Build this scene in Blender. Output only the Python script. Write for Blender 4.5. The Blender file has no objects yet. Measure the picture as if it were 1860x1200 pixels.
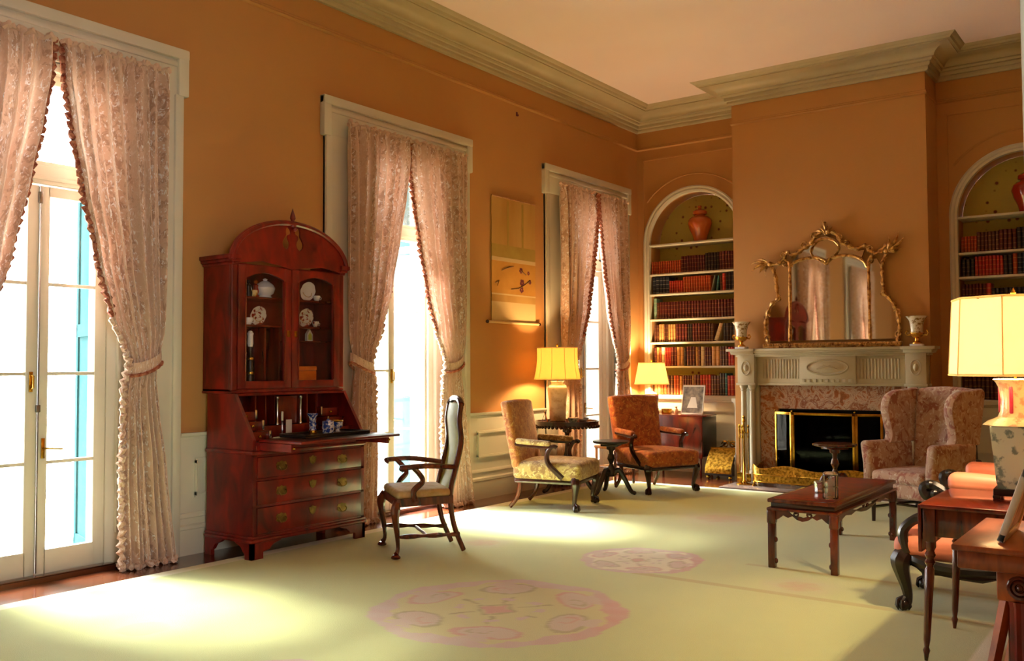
import bpy, math, random
from mathutils import Matrix, Vector
random.seed(7)
PI = math.pi
S = bpy.context.scene
COL = S.collection

# ------------------------------------------------------------------ camera
cam_d = bpy.data.cameras.new('camera')
cam = bpy.data.objects.new('camera', cam_d)
COL.objects.link(cam)
FPX, YAW, PITCH, ROLL = 1677.08, 0.631714, 0.0389874, -0.0046782
cam_d.sensor_fit = 'HORIZONTAL'
cam_d.sensor_width = 36.0
cam_d.lens = FPX / 1860.0 * 36.0
cam_d.clip_start = 0.05
cam_d.clip_end = 300
_f = Vector((-math.sin(YAW) * math.cos(PITCH), math.cos(YAW) * math.cos(PITCH), math.sin(PITCH)))
_r = Vector((math.cos(YAW), math.sin(YAW), 0))
_u = _r.cross(_f)
_c, _s = math.cos(ROLL), math.sin(ROLL)
_r2 = _c * _r + _s * _u
_u2 = -_s * _r + _c * _u
cam.matrix_world = Matrix(((_r2.x, _u2.x, -_f.x, 6.32), (_r2.y, _u2.y, -_f.y, -11.70),
                           (_r2.z, _u2.z, -_f.z, 1.45), (0, 0, 0, 1)))
S.camera = cam

# ------------------------------------------------------------------ world, exposure
SKY = 26.0
W = bpy.data.worlds.new('sky')
S.world = W
W.use_nodes = True
W.node_tree.nodes['Background'].inputs[0].default_value = (0.97, 0.98, 1.0, 1)
W.node_tree.nodes['Background'].inputs[1].default_value = SKY
S.view_settings.view_transform = 'Standard'
S.view_settings.look = 'None'
S.view_settings.exposure = 0.25
S.view_settings.gamma = 1.0
S.view_settings.use_curve_mapping = False
S.cycles.max_bounces = 10
S.cycles.diffuse_bounces = 6
S.cycles.transparent_max_bounces = 12
S.cycles.sample_clamp_indirect = 8.0
S.cycles.caustics_reflective = False
S.cycles.caustics_refractive = False

_l = bpy.data.lights.new('sun', 'SUN')          # hazy sun standing over the terrace
_l.energy = 85.0; _l.angle = .36; _l.color = (1.0, .98, .94)
_o = bpy.data.objects.new('sun', _l); COL.objects.link(_o)
_o.rotation_euler = Vector((-.60, -.04, .80)).to_track_quat('Z', 'Y').to_euler()

WIN_Y = [-8.487, -4.93, -1.36, -12.05]          # window centres along the left wall
for _y in WIN_Y:                                # portals guide the sky light through the openings
    _l = bpy.data.lights.new('window_portal', 'AREA')
    _l.shape = 'RECTANGLE'
    _l.size, _l.size_y = 3.45, 1.02
    _l.cycles.is_portal = True
    _o = bpy.data.objects.new('window_portal', _l)
    COL.objects.link(_o)
    _o.location = (-0.30, _y, 1.78)
    _o.rotation_euler = (0, -PI / 2, 0)

_l = bpy.data.lights.new('window_portal', 'AREA'); _l.shape = 'RECTANGLE'; _l.size, _l.size_y = 2.5, 1.5; _l.cycles.is_portal = True
_o = bpy.data.objects.new('window_portal', _l); COL.objects.link(_o)        # portal of the unseen hall window added for fill daylight
_o.location = (9.45, -11.9, 1.95); _o.rotation_euler = (0, PI / 2, 0)

# ------------------------------------------------------------------ colour and material helpers
def lin(h):
    h = h.lstrip('#')
    o = []
    for i in (0, 2, 4):
        c = int(h[i:i + 2], 16) / 255
        o.append(c / 12.92 if c <= .04045 else ((c + .055) / 1.055) ** 2.4)
    return (*o, 1)

MATS = {}
class NT:
    def __init__(s, name):
        s.m = bpy.data.materials.new(name)
        s.m.use_nodes = True
        s.t = s.m.node_tree
        s.b = s.t.nodes['Principled BSDF']
        s.out = s.t.nodes['Material Output']
        MATS[name] = s.m
    def n(s, ty, **kw):
        x = s.t.nodes.new(ty)
        for k, v in kw.items():
            if k.startswith('i_'):
                x.inputs[k[2:].replace('_', ' ')].default_value = v
            else:
                setattr(x, k, v)
        return x
    def l(s, a, b): s.t.links.new(a, b)
    def coord(s, kind='Object', scale=(1, 1, 1), rot=(0, 0, 0)):
        c = s.n('ShaderNodeTexCoord'); mp = s.n('ShaderNodeMapping')
        mp.inputs['Scale'].default_value = scale
        mp.inputs['Rotation'].default_value = rot
        s.l(c.outputs[kind], mp.inputs['Vector'])
        return mp.outputs['Vector']
    def noise(s, vec, scale, detail=3, rough=.55, dist=0):
        x = s.n('ShaderNodeTexNoise'); x.inputs['Scale'].default_value = scale
        x.inputs['Detail'].default_value = detail; x.inputs['Roughness'].default_value = rough
        x.inputs['Distortion'].default_value = dist
        s.l(vec, x.inputs['Vector']); return x.outputs['Fac']
    def ramp(s, fac, stops, interp='LINEAR'):
        r = s.n('ShaderNodeValToRGB'); e = r.color_ramp.elements
        r.color_ramp.interpolation = interp
        while len(e) < len(stops): e.new(.5)
        for k, (p, c) in enumerate(stops):
            e[k].position = p; e[k].color = lin(c) if isinstance(c, str) else c
        s.l(fac, r.inputs['Fac']); return r.outputs['Color']
    def mix(s, fac, a, b, mode='MIX'):
        x = s.n('ShaderNodeMix', data_type='RGBA', blend_type=mode)
        for sock, v in ((x.inputs[0], fac), (x.inputs[6], a), (x.inputs[7], b)):
            if isinstance(v, (int, float)): sock.default_value = v
            elif isinstance(v, str): sock.default_value = lin(v)
            elif isinstance(v, tuple): sock.default_value = v
            else: s.l(v, sock)
        return x.outputs[2]
    def bump(s, h, strength=.3, dist=.01):
        x = s.n('ShaderNodeBump'); x.inputs['Strength'].default_value = strength
        x.inputs['Distance'].default_value = dist
        s.l(h, x.inputs['Height']); s.l(x.outputs['Normal'], s.b.inputs['Normal'])
    def set(s, **kw):
        for k, v in kw.items():
            s.b.inputs[k.replace('_', ' ')].default_value = v
        return s

def mat(name, c1, c2=None, rough=.5, metal=0, scale=8, stretch=(1, 1, 1), lo=.35, hi=.65, detail=3,
        bump=0, bscale=60, coat=0, dist=0, coords='Object', rot=(0, 0, 0)):
    s = NT(name)
    s.set(Roughness=rough, Metallic=metal)
    if coat: s.set(Coat_Weight=coat, Coat_Roughness=.12)
    if c2:
        v = s.coord(coords, stretch, rot)
        s.l(s.ramp(s.noise(v, scale, detail, dist=dist), [(lo, c1), (hi, c2)]), s.b.inputs['Base Color'])
    else:
        s.b.inputs['Base Color'].default_value = lin(c1)
    if bump:
        s.bump(s.noise(s.coord(coords, (1, 1, 1)), bscale, 2), bump, .004)
    return s.m

# wood
mat('mahogany', '400a04', '7a1c0a', .22, scale=5, stretch=(2, 2, .5), dist=1.2, lo=.3, hi=.7, coat=.4)
mat('burl', '3a0503', '8a170b', .36, scale=4.5, stretch=(1.5, 1.5, .6), dist=.8, lo=.28, hi=.7, coat=.08)
mat('dark_wood', '1a0805', '3b140a', .25, scale=9, stretch=(2, 2, .6), dist=.8, coat=.3)
mat('red_brown_wood', '3a1208', '6d2a12', .22, scale=7, stretch=(2, 2, .5), dist=.8, coat=.4)
mat('mid_wood', '6a2a10', 'a5501f', .3, scale=5, stretch=(3, .6, 1), dist=.6, coat=.3)
mat('light_wood', '8a5a34', 'b98654', .45, scale=7, stretch=(2, 2, .5))
mat('ebony', '0c0605', '1c0d09', .3, scale=9, coat=.3)
_s = NT('floor_wood'); _v = _s.coord('Object', (14, 1.2, 1))
_s.l(_s.mix(.5, _s.ramp(_s.noise(_v, 1.6, 4), [(.3, '2e130a'), (.7, '5b2b16')]),
            _s.ramp(_s.noise(_s.coord('Object', (9, .3, 1)), 1, 0), [(.4, '3a180c'), (.6, '6b3519')])), _s.b.inputs['Base Color'])
_s.set(Roughness=.2, Coat_Weight=.5, Coat_Roughness=.1)
# painted surfaces
_s = NT('wall_cloth'); _v = _s.coord('Object')
_s.l(_s.mix(_s.noise(_v, 1.3, 3), 'b07c45', 'b7854d'), _s.b.inputs['Base Color'])
_a = _s.noise(_s.coord('Object', (1, 1, .06)), 260, 1); _b = _s.noise(_s.coord('Object', (.06, .06, 1)), 260, 1)
_w = _s.mix(.5, _a, _b); _s.bump(_w, .25, .003); _s.set(Roughness=.85)
mat('cream_paint', 'cbc6b4', 'd0cbba', .45, scale=2, bump=.04, bscale=30)
mat('trim_paint', 'aa9c7c', 'b2a484', .5, scale=2)
mat('ceiling_paint', 'f0dcda', 'f2e0de', .9, scale=1)
mat('stone_mantel', 'b3a88c', 'c0b598', .4, scale=3, bump=.05)
mat('exterior_stone', 'd8d2c4', 'cfc8b8', .8, scale=3)
mat('teal_paint', '253f44', '2a464b', .5, scale=4)
MATS['teal_paint'].node_tree.nodes['Principled BSDF'].inputs['Specular IOR Level'].default_value = 0
mat('soot', '050505', '0d0b0a', .9, scale=6)
mat('iron', '080808', '151515', .45, metal=.6, scale=9)
_s = NT('wallpaper'); _v = _s.coord('Object', (1, 1, 1))
_vo = _s.n('ShaderNodeTexVoronoi'); _vo.inputs['Scale'].default_value = 9; _vo.inputs['Randomness'].default_value = .35
_s.l(_v, _vo.inputs['Vector'])
_s.l(_s.mix(_s.ramp(_vo.outputs['Distance'], [(.16, (1, 1, 1, 1)), (.24, (0, 0, 0, 1))]), 'b3a452', '6b3a20'), _s.b.inputs['Base Color'])
_s.set(Roughness=.8)
# metals and glass
mat('brass', 'c79a3a', 'a8791f', .22, metal=1, scale=12, bump=.08, bscale=50)
mat('embossed_brass', 'd0a23c', '7a5818', .3, metal=1, scale=34, lo=.4, hi=.65, bump=.7, bscale=45)
mat('gilt', 'd6a660', '6b3a1c', .34, metal=.85, scale=26, lo=.4, hi=.7, bump=.4, bscale=60)
mat('old_brass', '9c7c42', '6b5228', .38, metal=.9, scale=20)
mat('silver', 'd8d6d0', None, .18, metal=1)
mat('steel', '8c8a86', None, .3, metal=1)
_s = NT('mirror_glass'); _s.set(Metallic=1, Roughness=.03); _s.b.inputs['Base Color'].default_value = lin('f2ecdc')
def glass(name, tint, gloss):
    s = NT(name)
    tr = s.n('ShaderNodeBsdfTransparent'); tr.inputs[0].default_value = lin(tint)
    g = s.n('ShaderNodeBsdfGlossy'); g.inputs['Roughness'].default_value = .02
    fr = s.n('ShaderNodeFresnel'); fr.inputs[0].default_value = 1.35
    ml = s.n('ShaderNodeMath', operation='MULTIPLY'); ml.inputs[1].default_value = gloss
    mx = s.n('ShaderNodeMixShader')
    s.l(fr.outputs[0], ml.inputs[0]); s.l(ml.outputs[0], mx.inputs[0])
    s.l(tr.outputs[0], mx.inputs[1]); s.l(g.outputs[0], mx.inputs[2])
    s.l(mx.outputs[0], s.out.inputs[0])
glass('pane_glass', 'f4f6f4', .8)
glass('cabinet_glass', 'fdfcfa', .5)
glass('crystal', 'fbfaf4', 2.2)
glass('screen_mesh', '4a4a4c', .15)
# cloth
def cloth(name, base, motif, light, sc=9, thr=.5, transl=0, coords='Object', stretch=(1, 1, 1), stripes=0, rough=.75):
    s = NT(name); v = s.coord(coords, stretch)
    n1 = s.noise(v, sc, 3, .6, 1.5); n2 = s.noise(v, sc * 2.7, 3, .6, 1.0)
    c = s.mix(s.ramp(n1, [(thr - .05, (0, 0, 0, 1)), (thr + .05, (1, 1, 1, 1))]), base, motif)
    c = s.mix(s.ramp(n2, [(.56, (0, 0, 0, 1)), (.62, (1, 1, 1, 1))]), c, light)
    if stripes:
        wv = s.n('ShaderNodeTexWave'); wv.inputs['Scale'].default_value = stripes; wv.bands_direction = 'X'
        s.l(v, wv.inputs['Vector'])
        c = s.mix(s.ramp(wv.outputs['Fac'], [(.62, (0, 0, 0, 1)), (.72, (.75, .75, .75, 1))]), c, base)
    s.l(c, s.b.inputs['Base Color'])
    s.set(Roughness=rough, Sheen_Weight=.25)
    s.bump(n2, .25, .004)
    if transl:
        t = s.n('ShaderNodeBsdfTranslucent'); s.l(c, t.inputs[0])
        mx = s.n('ShaderNodeMixShader'); mx.inputs[0].default_value = transl
        s.l(s.b.outputs[0], mx.inputs[1]); s.l(t.outputs[0], mx.inputs[2]); s.l(mx.outputs[0], s.out.inputs[0])
    return s.m
cloth('curtain_brocade', 'd6b59e', 'b5917a', 'eee8e8', sc=9, thr=.54, transl=.10, coords='UV', stretch=(2.6, 1, 1), stripes=1.3)
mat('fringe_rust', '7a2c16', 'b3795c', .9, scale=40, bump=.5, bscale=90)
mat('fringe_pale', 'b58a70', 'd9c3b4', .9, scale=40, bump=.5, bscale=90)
cloth('gold_brocade', 'a3662f', '8a4a1e', 'b5894e', sc=11, thr=.53)
cloth('olive_brocade', 'a38a52', '7c5a30', 'c0ad7c', sc=10, thr=.5)
cloth('rust_brocade', 'ad5a24', '8e4016', 'bf8538', sc=10, thr=.52)
cloth('wing_damask', 'b0907a', '8e5546', 'c5b4a2', sc=8, thr=.55)
mat('coral_silk', 'e08a68', 'd67c5c', .5, scale=5)
mat('seat_tan', 'cdbb92', 'b8a274', .7, scale=14)
mat('pale_green_silk', 'bcc04a', 'a8ac3c', .5, scale=6)
mat('rush', 'b07a3a', '8e5a24', .8, scale=30)
mat('leather_dark', '120808', '1f0e0b', .35, scale=20)
# ceramics and small things
mat('white_china', 'f2f2f4', None, .12, coat=.5)
mat('imari_china', 'd9d2c8', '8a2a1a', .15, scale=34, lo=.5, hi=.58, coat=.5)
mat('blue_china', 'd6dbe6', '1d3f96', .12, scale=42, lo=.45, hi=.55, coat=.5)
mat('gold_china', 'd8c088', 'a8741f', .15, scale=30, lo=.45, hi=.6, coat=.5)
mat('urn_china', 'd8cfb8', '8a6a3c', .15, scale=22, lo=.52, hi=.62, coat=.5)
mat('urn_gold', 'd79a3c', None, .25, metal=.8)
mat('orange_glaze', 'b5561a', 'a04812', .12, scale=4, coat=.6)
mat('red_glaze', 'a02c16', '8c2010', .12, scale=4, coat=.6)
mat('lamp_china', 'dccfb2', 'bda884', .2, scale=12, lo=.5, hi=.66, coat=.4)
mat('celadon_china', 'c8dccb', '6f8a84', .25, scale=18, lo=.54, hi=.62, coat=.4)
mat('rose_china', 'd3c79c', 'b88a6c', .25, scale=24, lo=.5, hi=.62, coat=.4)
mat('red_paint', 'a8324a', '8a2038', .3, scale=20)
mat('paper', 'd9d3c6', None, .8)
mat('white_frame', 'd6d0c2', None, .45)
mat('amber_box', 'd9711a', 'c05a10', .35, scale=7)
mat('hearth_slate', '6a5a54', '7c6c66', .25, scale=5)
_s = NT('breccia'); _v = _s.coord('Object')
_n = _s.noise(_v, 6, 6, .7, 1.4)
_s.l(_s.ramp(_n, [(.25, '5f3a2a'), (.42, 'a5613c'), (.5, 'c3a68c'), (.58, '8a4a2c'), (.75, 'cdbba6')]), _s.b.inputs['Base Color'])
_s.set(Roughness=.2)
_s = NT('sepia_print'); _v = _s.coord('Object')
_s.l(_s.ramp(_s.noise(_v, 14, 5), [(.3, '2c2420'), (.7, '9a8c76')]), _s.b.inputs['Base Color']); _s.set(Roughness=.4)
# scroll silks
mat('silk_gold', 'b98f4c', 'a87d3a', .7, scale=3, stretch=(1, 1, .2))
mat('silk_olive', '9a7c36', 'a2863c', .7, scale=6)
mat('silk_cream', 'c8ab78', None, .7)
mat('silk_amber', 'c08a3a', 'b67f30', .7, scale=5)
mat('plum_ink', '6a2a34', None, .8)
mat('brown_ink', '7a5a34', None, .8)
# rug: field, medallions and darker stripes come from a colour attribute
_s = NT('rug_wool'); _at = _s.n('ShaderNodeAttribute', attribute_name='rug_tint')
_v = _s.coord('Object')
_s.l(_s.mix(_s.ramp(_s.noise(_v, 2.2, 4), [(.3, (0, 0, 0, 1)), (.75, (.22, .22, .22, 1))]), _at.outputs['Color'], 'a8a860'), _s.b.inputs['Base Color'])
_s.bump(_s.noise(_v, 180, 2), .5, .006); _s.set(Roughness=.95, Sheen_Weight=.3)
def shade_mat(name, col, tcol, tr=.6):
    s = NT(name)
    d = s.n('ShaderNodeBsdfDiffuse'); d.inputs[0].default_value = lin(col)
    t = s.n('ShaderNodeBsdfTranslucent'); t.inputs[0].default_value = lin(tcol)
    mx = s.n('ShaderNodeMixShader'); mx.inputs[0].default_value = tr
    s.l(d.outputs[0], mx.inputs[1]); s.l(t.outputs[0], mx.inputs[2]); s.l(mx.outputs[0], s.out.inputs[0])
shade_mat('shade_silk', 'efd9a0', 'f6e2a6')
shade_mat('shade_cream', 'f2e2bc', 'f8eac4', .5)
shade_mat('shade_linen', 'efdfc4', 'f4e6cc', .42)
_s = NT('bulb_glow'); _s.set(Emission_Strength=6.0); _s.b.inputs['Emission Color'].default_value = (1, .72, .38, 1)

# ------------------------------------------------------------------ mesh helpers
def rotz(a): return Matrix.Rotation(a, 4, 'Z')
def T(x, y, z): return Matrix.Translation((x, y, z))
class MB:
    def __init__(s): s.v, s.f, s.m, s.T, s.mi = [], [], [], Matrix.Identity(4), 0
    def add(s, vs, fs):
        b = len(s.v)
        s.v += [tuple(s.T @ Vector(p)) for p in vs]
        s.f += [tuple(b + i for i in q) for q in fs]
        s.m += [s.mi] * len(fs)
        return s
    def box(s, x0, x1, y0, y1, z0, z1):
        vs = [(x, y, z) for z in (z0, z1) for y in (y0, y1) for x in (x0, x1)]
        return s.add(vs, [(0, 2, 3, 1), (4, 5, 7, 6), (0, 1, 5, 4), (2, 6, 7, 3), (0, 4, 6, 2), (1, 3, 7, 5)])
    def rbox(s, x0, x1, y0, y1, z0, z1, r=.01, seg=1, mid=0, fn=None):
        h = ((x1 - x0) / 2, (y1 - y0) / 2, (z1 - z0) / 2)
        c = ((x1 + x0) / 2, (y1 + y0) / 2, (z1 + z0) / 2)
        r = min(r, min(h) * .98)
        ax = []
        for k in range(3):
            e = [-h[k] + r * (1 - math.cos(i / (seg) * PI / 2)) * 1.0 for i in range(seg + 1)]
            e = [-h[k] + r * i / seg for i in range(seg + 1)]
            m_ = [(-h[k] + r) + (2 * h[k] - 2 * r) * (i + 1) / (mid + 1) for i in range(mid)]
            ax.append(e + m_ + [-q for q in reversed(e)])
        idx, vs, fs = {}, [], []
        def vid(p):
            q = [max(-(h[k] - r), min(h[k] - r, p[k])) for k in range(3)]
            d = [p[k] - q[k] for k in range(3)]
            L = math.sqrt(sum(t * t for t in d)) or 1
            w = tuple(q[k] + d[k] / L * r for k in range(3))
            key = tuple(round(t, 6) for t in w)
            if key not in idx:
                idx[key] = len(vs)
                w = tuple(w[k] + c[k] for k in range(3))
                vs.append(fn(*w) if fn else w)
            return idx[key]
        for a in range(3):
            b, d = (a + 1) % 3, (a + 2) % 3
            for sg in (-1, 1):
                for i in range(len(ax[b]) - 1):
                    for j in range(len(ax[d]) - 1):
                        q = []
                        for (u, w) in ((i, j), (i + 1, j), (i + 1, j + 1), (i, j + 1)):
                            p = [0, 0, 0]; p[a] = sg * h[a]; p[b] = ax[b][u]; p[d] = ax[d][w]
                            q.append(vid(p))
                        q = list(dict.fromkeys(q))
                        if len(q) > 2: fs.append(tuple(q if sg > 0 else q[::-1]))
        return s.add(vs, fs)
    def lathe(s, prof, n=20, c=(0, 0, 0), sx=1, sy=1, cap=True, a0=0):
        vs, fs = [], []
        for (r, z) in prof:
            for k in range(n):
                a = a0 + 2 * PI * k / n
                vs.append((c[0] + r * sx * math.cos(a), c[1] + r * sy * math.sin(a), c[2] + z))
        for i in range(len(prof) - 1):
            for k in range(n):
                k2 = (k + 1) % n
                fs.append((i * n + k, i * n + k2, (i + 1) * n + k2, (i + 1) * n + k))
        if cap:
            if prof[0][0] > 1e-5: fs.append(tuple(range(n - 1, -1, -1)))
            if prof[-1][0] > 1e-5: fs.append(tuple((len(prof) - 1) * n + k for k in range(n)))
        return s.add(vs, fs)
    def ball(s, c, r, n=12, sz=1):
        pr = [(max(r * math.sin(PI * i / 8), 1e-4), -r * sz * math.cos(PI * i / 8)) for i in range(9)]
        return s.lathe(pr, n, c, cap=False)
    def tube(s, pts, r, n=8, closed=False, flat=1.0, up=None, cap=True):
        P = [Vector(p) for p in pts]; N = len(P)
        if not isinstance(r, (list, tuple)): r = [r] * N
        vs, fs = [], []
        nrm = None
        for i in range(N):
            if closed: t = P[(i + 1) % N] - P[i - 1]
            else: t = P[min(i + 1, N - 1)] - P[max(i - 1, 0)]
            if t.length < 1e-9: t = Vector((0, 0, 1))
            t.normalize()
            if up is not None:
                a = Vector(up) - t * Vector(up).dot(t)
                nrm = a.normalized() if a.length > 1e-6 else (nrm or t.orthogonal().normalized())
            elif nrm is None: nrm = t.orthogonal().normalized()
            else:
                a = nrm - t * nrm.dot(t)
                nrm = a.normalized() if a.length > 1e-6 else t.orthogonal().normalized()
            b = t.cross(nrm)
            for k in range(n):
                a = 2 * PI * (k + .5) / n
                q = P[i] + (b * math.cos(a) + nrm * math.sin(a) * flat) * r[i]
                vs.append(tuple(q))
        M_ = N if closed else N - 1
        for i in range(M_):
            j = (i + 1) % N
            for k in range(n):
                k2 = (k + 1) % n
                fs.append((i * n + k, i * n + k2, j * n + k2, j * n + k))
        if not closed and cap:
            fs.append(tuple(range(n - 1, -1, -1))); fs.append(tuple((N - 1) * n + k for k in range(n)))
        return s.add(vs, fs)
    def prism(s, poly, d0, d1, plane='xz'):
        """polygon in a plane, extruded along the third axis from d0 to d1"""
        f = {'xz': lambda a, b, d: (a, d, b), 'yz': lambda a, b, d: (d, a, b), 'xy': lambda a, b, d: (a, b, d)}[plane]
        n = len(poly)
        vs = [f(a, b, d0) for a, b in poly] + [f(a, b, d1) for a, b in poly]
        fs = [tuple(range(n)), tuple(range(2 * n - 1, n - 1, -1))]
        fs += [(i, i + n, (i + 1) % n + n, (i + 1) % n) for i in range(n)]
        return s.add(vs, fs)
    def grid(s, fn, nu, nv):
        vs = [fn(i / nu, j / nv) for j in range(nv + 1) for i in range(nu + 1)]
        fs = [(j * (nu + 1) + i, j * (nu + 1) + i + 1, (j + 1) * (nu + 1) + i + 1, (j + 1) * (nu + 1) + i) for j in range(nv) for i in range(nu)]
        return s.add(vs, fs)
    def sweep(s, prof, path):
        """profile (offset to the right of the path, z) swept along a 2-D path with mitred corners"""
        n, N = len(prof), len(path)
        vs, fs = [], []
        for i, (x, y) in enumerate(path):
            dirs = []
            if i > 0: dirs.append(Vector((x - path[i - 1][0], y - path[i - 1][1])).normalized())
            if i < N - 1: dirs.append(Vector((path[i + 1][0] - x, path[i + 1][1] - y)).normalized())
            ns = [Vector((d.y, -d.x)) for d in dirs]
            if len(ns) == 2:
                m_ = ns[0] + ns[1]; m_ /= (1 + ns[0].dot(ns[1]))
            else: m_ = ns[0]
            vs += [(x + m_.x * o, y + m_.y * o, z) for o, z in prof]
        for i in range(N - 1):
            for k in range(n):
                k2 = (k + 1) % n
                fs.append((i * n + k, (i + 1) * n + k, (i + 1) * n + k2, i * n + k2))
        fs.append(tuple(range(n))); fs.append(tuple((N - 1) * n + k for k in range(n - 1, -1, -1)))
        return s.add(vs, fs)
    def build(s, name, mats, parent=None, smooth=True, angle=38):
        me = bpy.data.meshes.new(name)
        me.from_pydata(s.v, [], s.f)
        ms = mats if isinstance(mats, (list, tuple)) else [mats]
        for m_ in ms: me.materials.append(MATS[m_])
        if len(ms) > 1: me.polygons.foreach_set('material_index', s.m)
        import bmesh
        bm = bmesh.new(); bm.from_mesh(me)
        bmesh.ops.recalc_face_normals(bm, faces=bm.faces)
        bm.to_mesh(me); bm.free()
        if smooth:
            me.polygons.foreach_set('use_smooth', [True] * len(me.polygons))
            me.set_sharp_from_angle(angle=math.radians(angle))
        o = bpy.data.objects.new(name, me)
        COL.objects.link(o)
        if parent is not None: o.parent = parent
        return o

def tag(o, label=None, cat=None, group=None, kind=None):
    if label: o['label'] = label
    if cat: o['category'] = cat
    if group: o['group'] = group
    if kind: o['kind'] = kind
    return o
def thing(name, label, cat, loc=(0, 0, 0), rz=0, group=None):
    o = bpy.data.objects.new(name, None)
    o.empty_display_size = .1
    COL.objects.link(o)
    o.location = loc; o.rotation_euler = (0, 0, rz)
    return tag(o, label, cat, group)
def copy_tree(o, parent=None):
    c = o.copy(); COL.objects.link(c)
    if parent is not None: c.parent = parent
    for ch in list(o.children): copy_tree(ch, c)
    return c
def lamp_light(name, loc, power, col, radius):
    l = bpy.data.lights.new(name, 'POINT'); l.energy = power; l.color = col; l.shadow_soft_size = radius
    o = bpy.data.objects.new(name, l); COL.objects.link(o); o.location = loc
    return o
def interp(tab, z):
    tab = sorted(tab)
    if z <= tab[0][0]: return tab[0][1]
    for (a, p), (b, q) in zip(tab, tab[1:]):
        if z <= b:
            t = (z - a) / (b - a); t = t * t * (3 - 2 * t) * .5 + t * .5
            return p + (q - p) * t
    return tab[-1][1]
def spiral(cx, cz, r0, r1, a0, turns, n=24):
    return [(cx + (r0 + (r1 - r0) * i / n) * math.cos(a0 + turns * 2 * PI * i / n),
             cz + (r0 + (r1 - r0) * i / n) * math.sin(a0 + turns * 2 * PI * i / n)) for i in range(n + 1)]
def smooth_path(pts, n=6):
    """Catmull-Rom through the points"""
    P = [Vector(p) for p in pts]; out = []
    for i in range(len(P) - 1):
        p0, p1, p2, p3 = P[max(i - 1, 0)], P[i], P[i + 1], P[min(i + 2, len(P) - 1)]
        for k in range(n):
            t = k / n
            out.append(tuple(.5 * ((2 * p1) + (-p0 + p2) * t + (2 * p0 - 5 * p1 + 4 * p2 - p3) * t * t + (-p0 + 3 * p1 - 3 * p2 + p3) * t ** 3)))
    out.append(tuple(P[-1])); return out
# ================================================================== SETTING
CEIL = 5.06
CHX0, CHX1, CHY = 1.67, 3.99, -.55
struct = lambda o: tag(o, kind='structure')
m = MB(); m.box(-.34, 9.2, -15.2, .5, -.2, 0); struct(m.build('floor', 'floor_wood', smooth=False))
m = MB(); m.box(-.34, 9.2, -15.2, .5, CEIL, CEIL + .2); struct(m.build('ceiling', 'ceiling_paint', smooth=False))
m = MB(); m.box(-30, -.34, -40, 30, -.35, -.12); struct(m.build('ground', 'exterior_stone', smooth=False))
# left wall with four tall openings
OW, OH = .66, 3.58
m = MB(); ys = -15.2
for yc in sorted(WIN_Y):
    m.box(-.34, 0, ys, yc - OW, 0, CEIL); m.box(-.34, 0, yc - OW, yc + OW, OH, CEIL); ys = yc + OW
m.box(-.34, 0, ys, 0, 0, CEIL)
struct(m.build('wall_left', 'wall_cloth', smooth=False))
# end wall with two arched niches
NR, NZ = .685, 3.17                       # niche half width, springing height
NX = [.865, 4.875]
m = MB()
m.box(-.34, 6.4, 0, .42, 0, 1.03)
def arch_poly(xc, r, z0, zs, n=28):
    return [(xc - r, z0)] + [(xc - r * math.cos(PI * i / n), zs + r * math.sin(PI * i / n)) for i in range(n + 1)] + [(xc + r, z0)]
for xc, xa, xb in ((NX[0], -.34, 2.4), (NX[1], 3.4, 6.4)):
    p = [(xa, 1.03)] + arch_poly(xc, NR, 1.03, NZ) + [(xb, 1.03), (xb, CEIL), (xa, CEIL)]
    m.prism(p, 0, .42)
m.box(2.4, 3.4, 0, .42, 1.03, CEIL)
struct(m.build('wall_end', 'wall_cloth', smooth=False))
m = MB(); m.box(CHX0, 2.24, CHY, 0, 0, CEIL); m.box(3.52, CHX1, CHY, 0, 0, CEIL); m.box(2.24, 3.52, CHY, 0, .92, CEIL)
struct(m.build('wall_chimney', 'wall_cloth', smooth=False))
m = MB(); m.box(2.24, 3.52, -.10, -.06, 0, .92)
m.prism([(2.241, CHY), (2.241, -.1), (2.45, -.1)], 0, .92, 'xy'); m.prism([(3.519, CHY), (3.519, -.1), (3.31, -.1)], 0, .92, 'xy')
m.box(2.245, 3.515, CHY + .005, -.1, .9, .918); m.box(2.245, 3.515, CHY + .005, -.1, 0, .01)
struct(m.build('wall_firebox', 'soot', smooth=False))
m = MB(); m.box(6.11, 6.4, -9.93, .42, 0, CEIL); m.box(6.11, 6.4, -15.2, -13.4, 0, CEIL); m.box(6.11, 6.4, -13.4, -9.93, 3.1, CEIL)
struct(m.build('wall_right', 'wall_cloth', smooth=False))
m = MB(); m.box(-.34, 9.2, -15.4, -15.2, 0, CEIL); struct(m.build('wall_back', 'wall_cloth', smooth=False))
m = MB(); m.box(9.2, 9.4, -15.4, -12.65, 0, CEIL); m.box(9.2, 9.4, -11.15, .5, 0, CEIL); m.box(9.2, 9.4, -12.65, -11.15, 0, .7); m.box(9.2, 9.4, -12.65, -11.15, 3.2, CEIL); m.box(6.4, 9.2, -9.2, -9.0, 0, CEIL); struct(m.build('wall_hall', 'ceiling_paint', smooth=False))
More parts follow.
